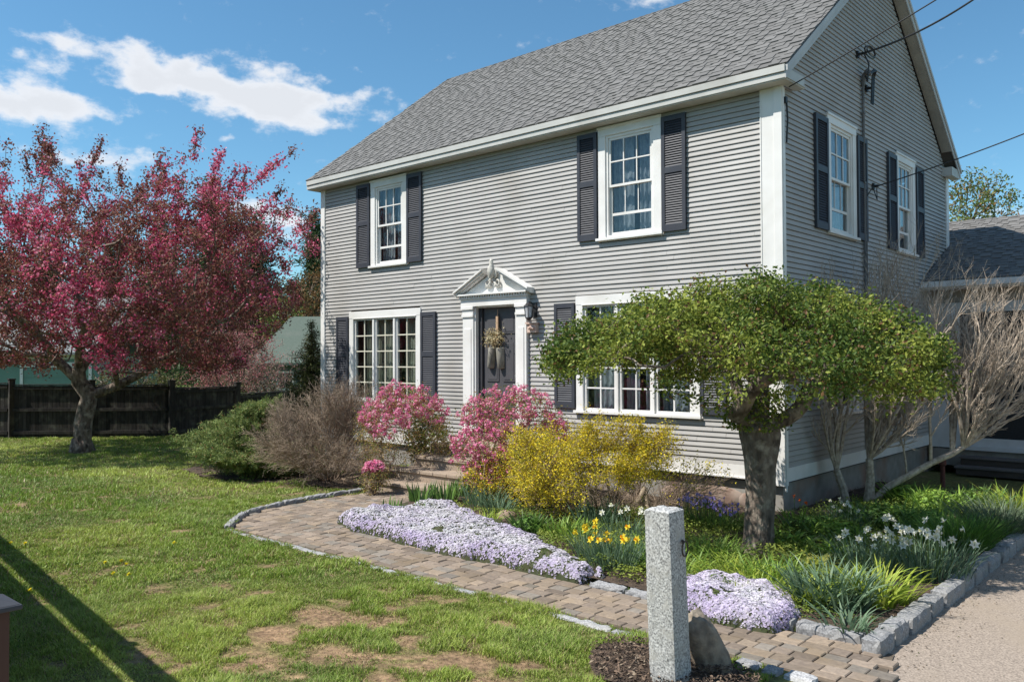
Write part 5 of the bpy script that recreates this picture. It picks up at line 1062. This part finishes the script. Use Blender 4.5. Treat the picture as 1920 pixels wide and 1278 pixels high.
# leaning rock
rb = np.array([2.02, -5.60, 0.])
def blob(name, c, rad, mat, seed, label, cat, jag=.2, n=28, lean=(0, 0), sq=1.0):
    V = []; 
    for i in range(n+1):
        ph = math.pi*i/n
        for j in range(n*2):
            t = math.pi*j/n; d = np.array([math.sin(ph)*math.cos(t), math.sin(ph)*math.sin(t), math.cos(ph)]); d = np.sign(d)*np.abs(d)**sq; V.append(d)
    V = np.array(V); r_ = 1+jag*(fbm(V+5, 1.3, 3, seed)-.5)*2+.05*(fbm(V+3, 7, 2, seed+1)-.5)*2; V = V*r_[:, None]
    Q = V*np.array(rad); Q = Q[:, :1]*E1+Q[:, 1:2]*E2+Q[:, 2:3]*EZ; Q = Q+np.array(c)+Q[:, 2:3]*np.array([lean[0], lean[1], 0]); m2 = 2*n
    F = [(i*m2+j, i*m2+(j+1) % m2, (i+1)*m2+(j+1) % m2, (i+1)*m2+j) for i in range(n) for j in range(m2)]
    return tag(link_mesh(name, Q, F, mat, None, None, (c[0], c[1], 0), True), label, cat)
ROCK = pm('brown_field_rock', (.32, .265, .20), (.13, .105, .085), 14, .9, .02, 30, c3=(.34, .30, .24), s3=5)
blob('leaning_rock', G(1322, 1268)+[0, 0.04, .15], (.13, .11, .26), ROCK, 5, 'brown wedge of rock leaning beside the granite post', 'rock', .22, lean=(-.28, -.22), sq=.8)
blob('small_rock', G(950, 978)+[0, 0, .06], (.13, .08, .09), FST, 8, 'small reddish rock among the leaves behind the long phlox', 'rock', .3, 14)
blob('small_rock', G(1255, 960)+[0, .2, .05], (.22, .14, .10), ROCK, 12, 'low brown rock in the bed near the driftwood stump', 'rock', .3, 14)
# brown rail post with flat cap at the left
x1, y1 = 2.478, -9.812; root = empty('rail_post', (x1-.07, y1-.07, 0), 'brown painted post with a dark metal cap at the bottom left corner', 'post'); RB = (x1-.07, y1-.07, 0)
BR = pm('red_brown_stain', (.095, .050, .035), (.070, .036, .027), 9, .7, .001, 50, stretch=(1, 1, .2))
mb = MB(); mb.box(x1-.118, x1-.022, y1-.118, y1-.022, -.05, 1.487); mb.build('shaft', BR, root, base=RB)
mb = MB(); mb.hull([(x1-.14, y1-.14, 1.488), (x1, y1-.14, 1.488), (x1, y1, 1.488), (x1-.14, y1, 1.488)], [(x1-.14, y1-.14, 1.500), (x1, y1-.14, 1.500), (x1, y1, 1.500), (x1-.14, y1, 1.500)]); mb.hull([(x1-.137, y1-.137, 1.5005), (x1-.003, y1-.137, 1.5005), (x1-.003, y1-.003, 1.5005), (x1-.137, y1-.003, 1.5005)], [(x1-.10, y1-.10, 1.512), (x1-.04, y1-.10, 1.512), (x1-.04, y1-.04, 1.512), (x1-.10, y1-.04, 1.512)])
bevel(mb.build('cap', pm('dark_grey_metal_cap', (.055, .057, .065), (.045, .047, .055), 14, .55), root, base=RB), .003, 2)
mb = MB(); mb.lathe(x1-.105, y1-.035, [(.004, 1.506), (.0045, 1.512), (.001, 1.515)], 8); mb.build('screw', pm('nickel', (.55, .53, .5)), root, base=RB)
# timber screen left of the picture whose shadow crosses the lawn
o = np.array([-.35, -9.27, 0.]); root = empty('timber_screen', o, 'brown timber screen outside the left edge, throwing the striped shade on the lawn', 'screen'); dx_, dy_ = -.992, .127
def T(s_, n_, z): return (o[0]+dx_*s_-dy_*n_, o[1]+dy_*s_+dx_*n_, z)
SCR = pm('weathered_screen_stain', (.085, .07, .055), (.06, .05, .04), 9, .8)
for s_ in (0, 2.0, 4.0, 6.0, 8.0): mb = MB(); mb.box(s_-.05, s_+.05, -.05, .05, -.05, 2.05, T=T); mb.build('post', SCR, root, base=o)
mb = MB(); mb.box(.0, 8, -.045, .045, 1.80, 2.0, T=T); mb.build('top_rail', SCR, root, base=o); mb = MB()
for i in range(11): mb.box(.0, 8, -.012, .012, .02+i*.147, .02+i*.147+.145, T=T)
mb.build('board_panel', SCR, root, base=o)
# driftwood stump
b = G(1205, 970); root = None; mb = MB()
DW2 = pm('grey_driftwood', (.36, .29, .21), (.20, .155, .11), 14, .9, .008, 30, stretch=(2, 2, .3))
for pts, r_ in (([(-.22, 0, -.03), (-.12, 0, .10), (-.02, 0, .26), (.03, 0, .40)], (.05, .055, .045, .022)), ([(.0, .02, -.03), (.02, .02, .12), (.03, 0, .30)], (.06, .05, .03)), ([(.22, 0, -.03), (.14, 0, .10), (.05, 0, .27), (.035, 0, .38)], (.03, .035, .028, .016)), ([(.10, -.1, -.03), (.07, -.05, .1), (.03, 0, .28)], (.03, .03, .02))):
    mb.tube([b+loc((0, 0, 0), np.array(p)) for p in pts], r_, 9)
tag(mb.build('driftwood_stump', DW2, None, base=b, smooth=True), 'pointed grey driftwood stump standing in the bed under the yellow shrub', 'stump')
# dry cut stems by the post
b = G(1212, 1262); mb = MB()
for i in range(16): a = rng.uniform(0, 6.28); q = b+[.05*math.cos(a), .05*math.sin(a), 0]; mb.tube([q, q+[.02*math.cos(a), .02*math.sin(a), rng.uniform(.05, .11)]], [.006, .004], 5)
tag(mb.build('cut_stems', PTWIG, None, base=b), 'tuft of short pale cut stems in the mulch by the granite post', 'plant stubble')
# rusty post by the steps
b = G(1768, 925); b[0] = max(b[0], .5); mb = MB(); mb.lathe(b[0], b[1], [(.06, 0), (.05, .03), (.035, .06), (.035, .42), (.055, .44), (.055, .50), (.02, .54)], 12)
tag(mb.build('rusty_stub_post', pm('rust_red_iron', (.16, .06, .045), (.10, .045, .04), 20, .85), None, base=b), 'short rust red iron post standing in front of the porch steps', 'post')

# ================================================================== FLOWER BED
def phlox(px_lo, label, hgt, n, seed):
    pts = [G(x, y_, z)[:2] for x, y_, z in px_lo]; poly = [tuple(p) for p in pts]; pa_ = np.array(pts); b = np.array([*pa_.mean(0), 0.]); root = empty('creeping_phlox', b, label, 'flowering plant')
    res = .025; gx = np.arange(pa_[:, 0].min()-.05, pa_[:, 0].max()+.05, res); gy = np.arange(pa_[:, 1].min()-.05, pa_[:, 1].max()+.05, res); X, Y = np.meshgrid(gx, gy); Q = np.c_[X.ravel(), Y.ravel()]
    def edged(Q):
        d = np.full(len(Q), 9.)
        for i in range(len(pa_)):
            a, c = pa_[i], pa_[(i+1) % len(pa_)]; ab = c-a; t = np.clip(((Q-a)@ab)/(ab@ab), 0, 1); d = np.minimum(d, np.linalg.norm(Q-a-t[:, None]*ab, axis=1))
        return np.where(inpoly(Q, poly), d, -d)
    def H(Q): d = edged(Q)+(fbm(Q, 5, 2, seed)-.5)*.10; return np.where(d > 0, hgt*np.sqrt(np.clip(1-(1-np.clip(d/.16, 0, 1))**2, 0, 1))*(.50+.70*fbm(Q, 3.2, 3, seed+1)+.35*(fbm(Q, 11, 2, seed+2)-.3))+.03, -.02)
    Z = H(Q); nx, ny = len(gx), len(gy); ii = (np.arange(ny-1)[:, None]*nx+np.arange(nx-1)[None, :]).ravel(); F = np.stack([ii, ii+1, ii+nx+1, ii+nx], 1); F = F[(Z[F] > 0).any(1)]
    used = np.unique(F); mp = -np.ones(len(Q), int); mp[used] = np.arange(len(used)); V = np.c_[Q, Z][used]; gc = mixc((.07, .10, .04), (.13, .12, .07), vn(V*30, 2))
    link_mesh('foliage', V, mp[F].astype(np.int32), LEAF, root, gc, b)
    Pg = np.c_[rng.uniform(gx[0], gx[-1], n), rng.uniform(gy[0], gy[-1], n)]; hg = H(Pg); Pg, hg = Pg[hg > 0], hg[hg > 0]; sel = (edged(Pg) < .08)
    Pg = np.concatenate([Pg, Pg[sel]+.004, Pg[sel]-.004]); hg = np.concatenate([hg, hg[sel]*rng.random(sel.sum()), hg[sel]*rng.random(sel.sum())])
    leafcloud('needle_leaves', np.c_[Pg, hg+.004], rng.uniform(.018, .034, len(Pg)), pick([(.14, .21, .06), (.22, .28, .09), (.10, .14, .05), (.26, .22, .12)], [.35, .3, .2, .15], len(Pg)), LEAF, root, b, aspect=.28)
    P = np.c_[rng.uniform(gx[0], gx[-1], n*4), rng.uniform(gy[0], gy[-1], n*4)]; h = H(P); k = h > 0; P, h = P[k][:n], h[k][:n]
    e = .012; dxh = (H(P+[e, 0])-H(P-[e, 0]))/(2*e); dyh = (H(P+[0, e])-H(P-[0, e]))/(2*e); nr = unit(np.c_[-np.clip(dxh, -3, 3), -np.clip(dyh, -3, 3), np.ones(len(P))])
    ex = edged(P); k2_ = (ex < .09) & (ex > -.03); Pe = P[k2_]; Pe = np.concatenate([Pe, Pe+.006]); he = np.concatenate([h[k2_]]*2)*rng.random(len(Pe)); ne = np.concatenate([nr[k2_]]*2); P = np.concatenate([P, Pe]); h = np.concatenate([h, he]); nr = np.concatenate([nr, ne]); g_ = (fbm(P, 5, 3, seed+5) > .27) & (rng.random(len(P)) < .35+1.6*np.clip(fbm(P, 16, 2, seed+6)-.12, 0, 1)); P, h, nr = P[g_], h[g_], nr[g_]; n = len(P); ed = np.clip(1-edged(P)/.3, 0, 1)
    c = mixc((.90, .87, .92), (.72, .61, .86), np.clip(ed*.6+.06+(fbm(P, 2.5, 2, seed+8)-.5)*1.2+rng.normal(0, .15, n), 0, 1))*rng.uniform(.70, 1.08, (n, 1)); c = np.clip(c, 0, .9)
    flowercloud('flowers', np.c_[P, h+.006+.010*rng.random(n)], rng.uniform(.022, .032, n), c, PETAL, root, b, nrm=nr, nj=.35); return root
phlox([(632, 985, 0), (660, 1000, 0), (720, 1015, 0), (800, 1038, 0), (880, 1055, 0), (960, 1072, 0), (1040, 1090, 0), (1085, 1097, 0), (1126, 1088, 0), (1128, 1078, .1), (1085, 1052, .1), (1030, 1030, .1), (1000, 1010, .1), (960, 990, .1), (900, 972, .1), (860, 952, .1), (800, 940, .1), (760, 958, .1), (700, 960, .1), (655, 965, .1)], 'long lilac white carpet of creeping phlox spilling onto the brick path', .16, 30000, 3)
phlox([(1262, 1150, 0), (1300, 1160, 0), (1350, 1176, 0), (1400, 1190, 0), (1450, 1196, 0), (1500, 1176, 0), (1508, 1150, .1), (1495, 1120, .1), (1430, 1100, .1), (1370, 1085, .1), (1320, 1080, .1), (1262, 1090, .1)], 'short lilac carpet of creeping phlox right of the granite post', .17, 13000, 14)

def clump(name, label, px, py, n, rad, L, W, arch, lean, cols, p, seg=4, cat='plant', group=None, flowers=None, z=.06, leafy=0):
    b = G(px, py, z); b[2] = 0; root = empty(name, b, label, cat, group); a = rng.uniform(0, 2*math.pi, n); r_ = rad*np.sqrt(rng.random(n)); P = np.c_[b[0]+r_*np.cos(a), b[1]+r_*np.sin(a), np.full(n, z-.02)]
    th = a+rng.normal(0, .7, n); Ls = L*rng.uniform(.6, 1.15, n); V, F, C = blades(P, Ls, W*rng.uniform(.7, 1.3, n), arch*rng.uniform(.3, 1.5, n), lean*rng.uniform(.2, 1.6, n)*(.3+r_/rad), pick(cols, p, n), seg, th)
    link_mesh('leaves', V, F, BLADE, root, C, b)
    if leafy:
        q = unit(rng.normal(size=(leafy, 3))); q[:, 2] = np.abs(q[:, 2]); q *= rng.uniform(.5, 1, (leafy, 1))*[rad*1.15, rad*1.15, L*.85]; P = q+[b[0], b[1], z]
        leafcloud('foliage', P, rng.uniform(.05, .10, leafy), pick(cols, p, leafy, .22)*1.1, LEAF, root, b, aspect=.42, nrm=unit(q)+EZ*.4, nj=.5)
    if flowers:
        fn, fcol, ccol_, fh, fs_, kk = flowers; a = rng.uniform(0, 6.28, fn); r_ = rad*1.15*np.sqrt(rng.random(fn)); hd = np.c_[b[0]+r_*np.cos(a), b[1]+r_*np.sin(a), fh*rng.uniform(.75, 1.1, fn)]; mb = MB()
        for q in hd: mb.tube([(b[0]+(q[0]-b[0])*.6, b[1]+(q[1]-b[1])*.6, .03), (q[0], q[1], q[2]*.6), q], .0035, 4)
        mb.build('stalks', pm('green_stalk', (.10, .17, .04), (.08, .13, .03), 8, .6), root, base=b); to = unit(np.array([-.1, -.9, .35])+rng.normal(size=(fn, 3))*.55)
        tm = pm('trumpet_%d' % int(1000*ccol_[1]+10*ccol_[2]), ccol_, tuple(v*.9 for v in ccol_), 10, .6, trans=.2) if ccol_ is not None else None
        if fn > 30: flowercloud('flowers', hd, np.full(fn, fs_)*rng.uniform(.85, 1.15, fn), pick([fcol], [1], fn, .05), PETAL, root, b, nrm=to, nj=.1, k=kk); return root
        for q, d in zip(hd, to):
            fl = flowercloud('flower', q[None], np.array([fs_*rng.uniform(.85, 1.15)]), pick([fcol], [1], 1, .05), PETAL, root, b, nrm=d[None], nj=.05, k=kk)
            if tm: mb = MB(); mb.tube([q, q+d*fs_*.22, q+d*fs_*.34], [fs_*.09, fs_*.13, fs_*.17], 8, caps=False); mb.build('trumpet', tm, fl, base=b)
    return root
GRN = [(.20, .33, .05), (.30, .43, .075), (.13, .22, .045)]; BLU = [(.15, .23, .14), (.21, .30, .19), (.10, .17, .09)]; LIM = [(.34, .42, .05), (.25, .35, .05), (.44, .48, .09)]; DKG = [(.11, .21, .045), (.17, .29, .065), (.07, .13, .035)]
P3 = [.4, .35, .25]; YEL = (.86, .70, .06); ORA = (.90, .50, .03); WHT = (.88, .88, .80); CRE = (.88, .86, .62)
for px, py, n, L, lb in ((735, 965, 34, .24, 'leftmost short iris leaves at the left end of the phlox'), (775, 968, 30, .22, 'second iris clump, rising out of the phlox'), (790, 940, 60, .30, 'iris clump in front of the bottom step'), (835, 940, 60, .32, 'bright green iris clump left of the blue green daffodil leaves'), (868, 930, 40, .28, 'small iris clump under the hot pink azalea')):
    clump('iris_plant', lb, px, py, n, .17, L, .034, .12, .14, [(.15, .26, .07), (.22, .35, .09), (.12, .20, .09)], P3, group='iris clumps by the steps')
clump('daffodil_leaves', 'blue green narrow leaved clump under the hot pink azalea', 905, 950, 170, .24, .38, .014, .25, .25, BLU, P3)
clump('daffodil_leaves', 'blue green narrow leaved clump at the foot of the yellow shrub', 935, 962, 90, .16, .30, .014, .3, .3, BLU, P3)
clump('daylily_plant', 'low lime clump behind the long phlox', 908, 982, 140, .18, .20, .018, .5, .4, LIM, P3)
clump('peony_plant', 'dark green leafy clump right of the small reddish rock', 992, 998, 130, .17, .26, .03, .3, .35, DKG, P3, leafy=260)
clump('tulip_leaves', 'fresh green leaf clump left of the yellow daffodils', 1068, 1010, 190, .26, .26, .022, .35, .3, GRN, P3)
clump('tulip_leaves', 'blue green leaf clump behind the yellow daffodils', 1118, 985, 190, .26, .34, .020, .25, .25, BLU, P3)
clump('daffodil_plant', 'yellow daffodils with orange trumpets in the middle of the bed', 1152, 1065, 330, .24, .36, .011, .25, .22, BLU, P3, flowers=(10, YEL, ORA, .42, .085, 6), cat='flowering plant')
clump('daffodil_plant', 'clustered yellow daffodils at the left of the daffodil patch', 1108, 1050, 130, .14, .34, .011, .25, .25, BLU, P3, flowers=(8, YEL, (.85, .62, .04), .42, .085, 6), cat='flowering plant')
clump('white_daffodil_plant', 'creamy white daffodils behind the yellow ones', 1170, 1010, 150, .24, .32, .011, .25, .22, BLU, P3, flowers=(8, WHT, CRE, .40, .08, 6), cat='flowering plant')
clump('daylily_plant', 'green daylily clump just left of the granite post', 1205, 1050, 230, .22, .30, .018, .5, .3, GRN, P3)
clump('grape_hyacinth', 'purple flower heads in front of the reddish foundation stones', 1318, 985, 160, .26, .22, .014, .4, .3, GRN, P3, flowers=(70, (.52, .40, .84), None, .38, .05, 5), cat='flowering plant')
clump('grape_hyacinth', 'deeper violet flower heads beside the umbrella tree trunk', 1358, 992, 90, .17, .20, .014, .4, .3, GRN, P3, flowers=(34, (.36, .27, .74), None, .34, .05, 5), cat='flowering plant')
for px, py, n, r_, L, lb, cs in ((1270, 1075, 240, .26, .26, 'green daylily clump directly behind the granite post', GRN), (1335, 1050, 300, .28, .28, 'bright daylily clump left of the umbrella tree trunk', GRN), (1375, 1085, 300, .26, .24, 'low daylily clump at the foot of the umbrella tree', LIM), (1450, 1090, 300, .26, .28, 'daylily clump right of the umbrella tree trunk', GRN), (1420, 1115, 240, .24, .22, 'lime daylily clump in front of the umbrella tree trunk', LIM), (1330, 1100, 260, .26, .18, 'low lime clump above the small phlox carpet', LIM), (1500, 1130, 240, .22, .26, 'lime daylily clump above the right end of the small phlox', LIM)):
    clump('daylily_plant', lb, px, py, n, r_, L, .016, .55, .35, cs, P3, seg=4, group='daylily clumps round the umbrella tree')
for px, py, n, r_, L, lb, cs in ((1510, 1070, 70, .18, .24, 'yellow green hosta right of the umbrella tree', [(.40, .42, .08), (.26, .34, .06), (.50, .48, .12)]), (1545, 1050, 60, .18, .24, 'green hosta behind the yellow green one', GRN), (1475, 1030, 60, .18, .26, 'fresh green broad leaved clump at the right of the trunk', GRN)):
    clump('hosta_plant', lb, px, py, n, r_, L, .075, .55, .35, cs, P3, seg=4, leafy=160)
clump('daffodil_leaves', 'large upright blue green leaf clump near the bed corner', 1560, 1135, 330, .27, .40, .022, .42, .28, BLU, P3, seg=5)
clump('daylily_plant', 'lime green arching clump right of the blue green corner clump', 1640, 1130, 240, .24, .36, .020, .55, .30, LIM, P3, seg=5)
clump('daffodil_leaves', 'short flopped leaves at the very corner of the bed', 1590, 1180, 60, .16, .24, .020, .7, .4, BLU, P3, seg=5)
clump('white_daffodil_plant', 'white daffodils in the middle of the right hand bed', 1625, 1075, 260, .28, .40, .010, .3, .25, BLU, P3, flowers=(13, WHT, CRE, .44, .085, 6), cat='flowering plant')
clump('white_daffodil_plant', 'tall white daffodils beside the driveway kerb', 1735, 1080, 420, .36, .42, .010, .35, .25, BLU, P3, flowers=(26, WHT, CRE, .52, .085, 6), cat='flowering plant')
clump('white_daffodil_plant', 'white daffodils near the right hand side of the umbrella tree under the gable', 1590, 990, 170, .26, .32, .010, .3, .25, BLU, P3, flowers=(9, WHT, CRE, .36, .06, 6), cat='flowering plant')
clump('ornamental_grass', 'dense dark green fine grass mound near the right edge', 1795, 1030, 1500, .28, .46, .006, .45, .35, [(.09, .20, .03), (.13, .27, .04), (.07, .14, .03)], P3, seg=4)
clump('ornamental_grass', 'grey green fountain grass clump behind the driveway kerb', 1868, 1000, 800, .30, .50, .010, .6, .35, [(.14, .19, .12), (.20, .25, .15), (.09, .13, .08)], P3, seg=4)
clump('daylily_plant', 'yellow green clump at the right edge of the picture', 1912, 965, 300, .3, .42, .018, .6, .35, LIM, P3)
clump('tulip_plant', 'two orange red tulips by the corner of the foundation', 1492, 985, 40, .13, .28, .03, .3, .25, GRN, P3, flowers=(3, (.85, .16, .03), (.8, .14, .02), .40, .06, 5), cat='flowering plant')
for k, (px, py, L, lb) in enumerate(((1520, 1000, .30, 'first from the foundation corner'), (1570, 1010, .30, 'second from the foundation corner'), (1640, 985, .36, 'in front of the pale stems'), (1690, 985, .38, 'right of the pale stems'), (1740, 1000, .36, 'left of the fine grass mound'), (1755, 960, .42, 'in front of the rust red post'), (1830, 955, .42, 'below the porch steps'), (1700, 945, .40, 'nearest the gable wall'))):
    clump('green_perennial', 'dark green perennial in the right bed, '+lb, px, py, 170, .30, L*.85, .034, .45, .35, DKG if k % 2 == 0 else GRN, P3, seg=4, leafy=900 if k % 3 else 450, group='green perennials under the bare shrub')
# low ground cover
pol = [(-1.9, -2.6), (-.9, -4.0), (.2, -4.22), (2.0, -4.2), (2.45, -3.9), (2.5, 2.5), (.5, 2.5), (.3, -.5), (-1.2, -1.2), (-3.4, -2.0), (-3.6, -2.8)]
n = 110000; Q = np.c_[rng.uniform(-3.7, 2.6, n), rng.uniform(-4.3, 2.6, n)]; f = fbm(Q, 1.5, 3, 55); Q = Q[inpoly(Q, pol) & (f > .28) & ((Q[:, 0] < 2.15) | (f > .6))]; n = len(Q); f = fbm(Q, 1.9, 3, 56)
cl = mixc((.12, .18, .035), (.34, .40, .07), np.clip((f-.3)*2.2+rng.normal(0, .2, n), 0, 1))
tag(leafcloud('ground_cover', np.c_[Q, .06+.15*rng.random(n)*fbm(Q, 2.5, 2, 57)*1.6], rng.uniform(.02, .05, n), cl, LEAF, aspect=.5, nrm=np.tile([0, 0, 1.], (n, 1)), nj=.8), 'low green ground cover leaves filling the flower bed', 'ground cover', kind='stuff')
# dandelions
for k, (px, py) in enumerate(((198, 1059), (228, 1056), (237, 1062), (212, 1080), (242, 1082), (326, 1023), (20, 1022), (48, 1023), (56, 1112))):
    b = G(px, py, .03); b[2] = 0; root = empty('dandelion', b, 'dandelion '+('left of the pair at the upper edge of the main patch', 'in the middle of the main patch top', 'right of the main patch top', 'at the lower left of the main patch', 'at the lower right of the main patch', 'alone, nearest the path corner', 'at the left edge of the lawn', 'second from the left edge', 'nearest the striped shade')[k], 'flower', 'dandelions in the lawn'); mb = MB(); mb.tube([b, b+EZ*.06], .003, 4); mb.build('stem', MATS['green_stalk'], root, base=b)
    flowercloud('flower_head', b+EZ*.065+rng.normal(size=(6, 3))*.006, np.full(6, .034), pick([(.80, .68, .03)], [1], 6, .05), PETAL, root, b, nrm=np.tile([0, 0, 1.], (6, 1)), k=6)

# ================================================================== OVERHEAD CABLES
def cable(name, a, c, r_, sag, label):
    P = [a+(c-a)*t-EZ*sag*4*t*(1-t) for t in np.linspace(0, 1, 24)]; mb = MB(); mb.tube(P, r_, 6); return tag(mb.build(name, BLACKM, None, base=a, smooth=True), label, 'cable', 'service cables to the house')
cable('service_cable', np.array([.11, 2.78, 6.80]), at(1990, -135, 12.5), .016, .25, 'thick twisted service cable meeting the upper gable clamp')
cable('service_cable', np.array([.13, -.02, 5.60]), at(1900, -90, 9.0), .008, .02, 'thin straight cable rising from the eave corner across the gable')
cable('service_cable', np.array([.11, 3.42, 4.83]), at(2300, 86, 11.5), .010, .10, 'low thin cable crossing from the gable out to the right edge')
mb = MB(); th = np.linspace(0, 2*math.pi, 30); cl_ = np.array([.12, 2.98, 6.86])
mb.tube([cl_+[.03+.01*math.cos(t), .20*math.cos(t), .085*math.sin(t)] for t in th], .011, 5, caps=False); mb.tube([cl_+[.05, .19*math.cos(t), .01+.07*math.sin(t)] for t in th], .009, 5, caps=False)
tag(mb.build('coiled_cable', BLACKM, None, base=cl_), 'loop of slack black cable coiled at the upper gable clamp', 'cable')
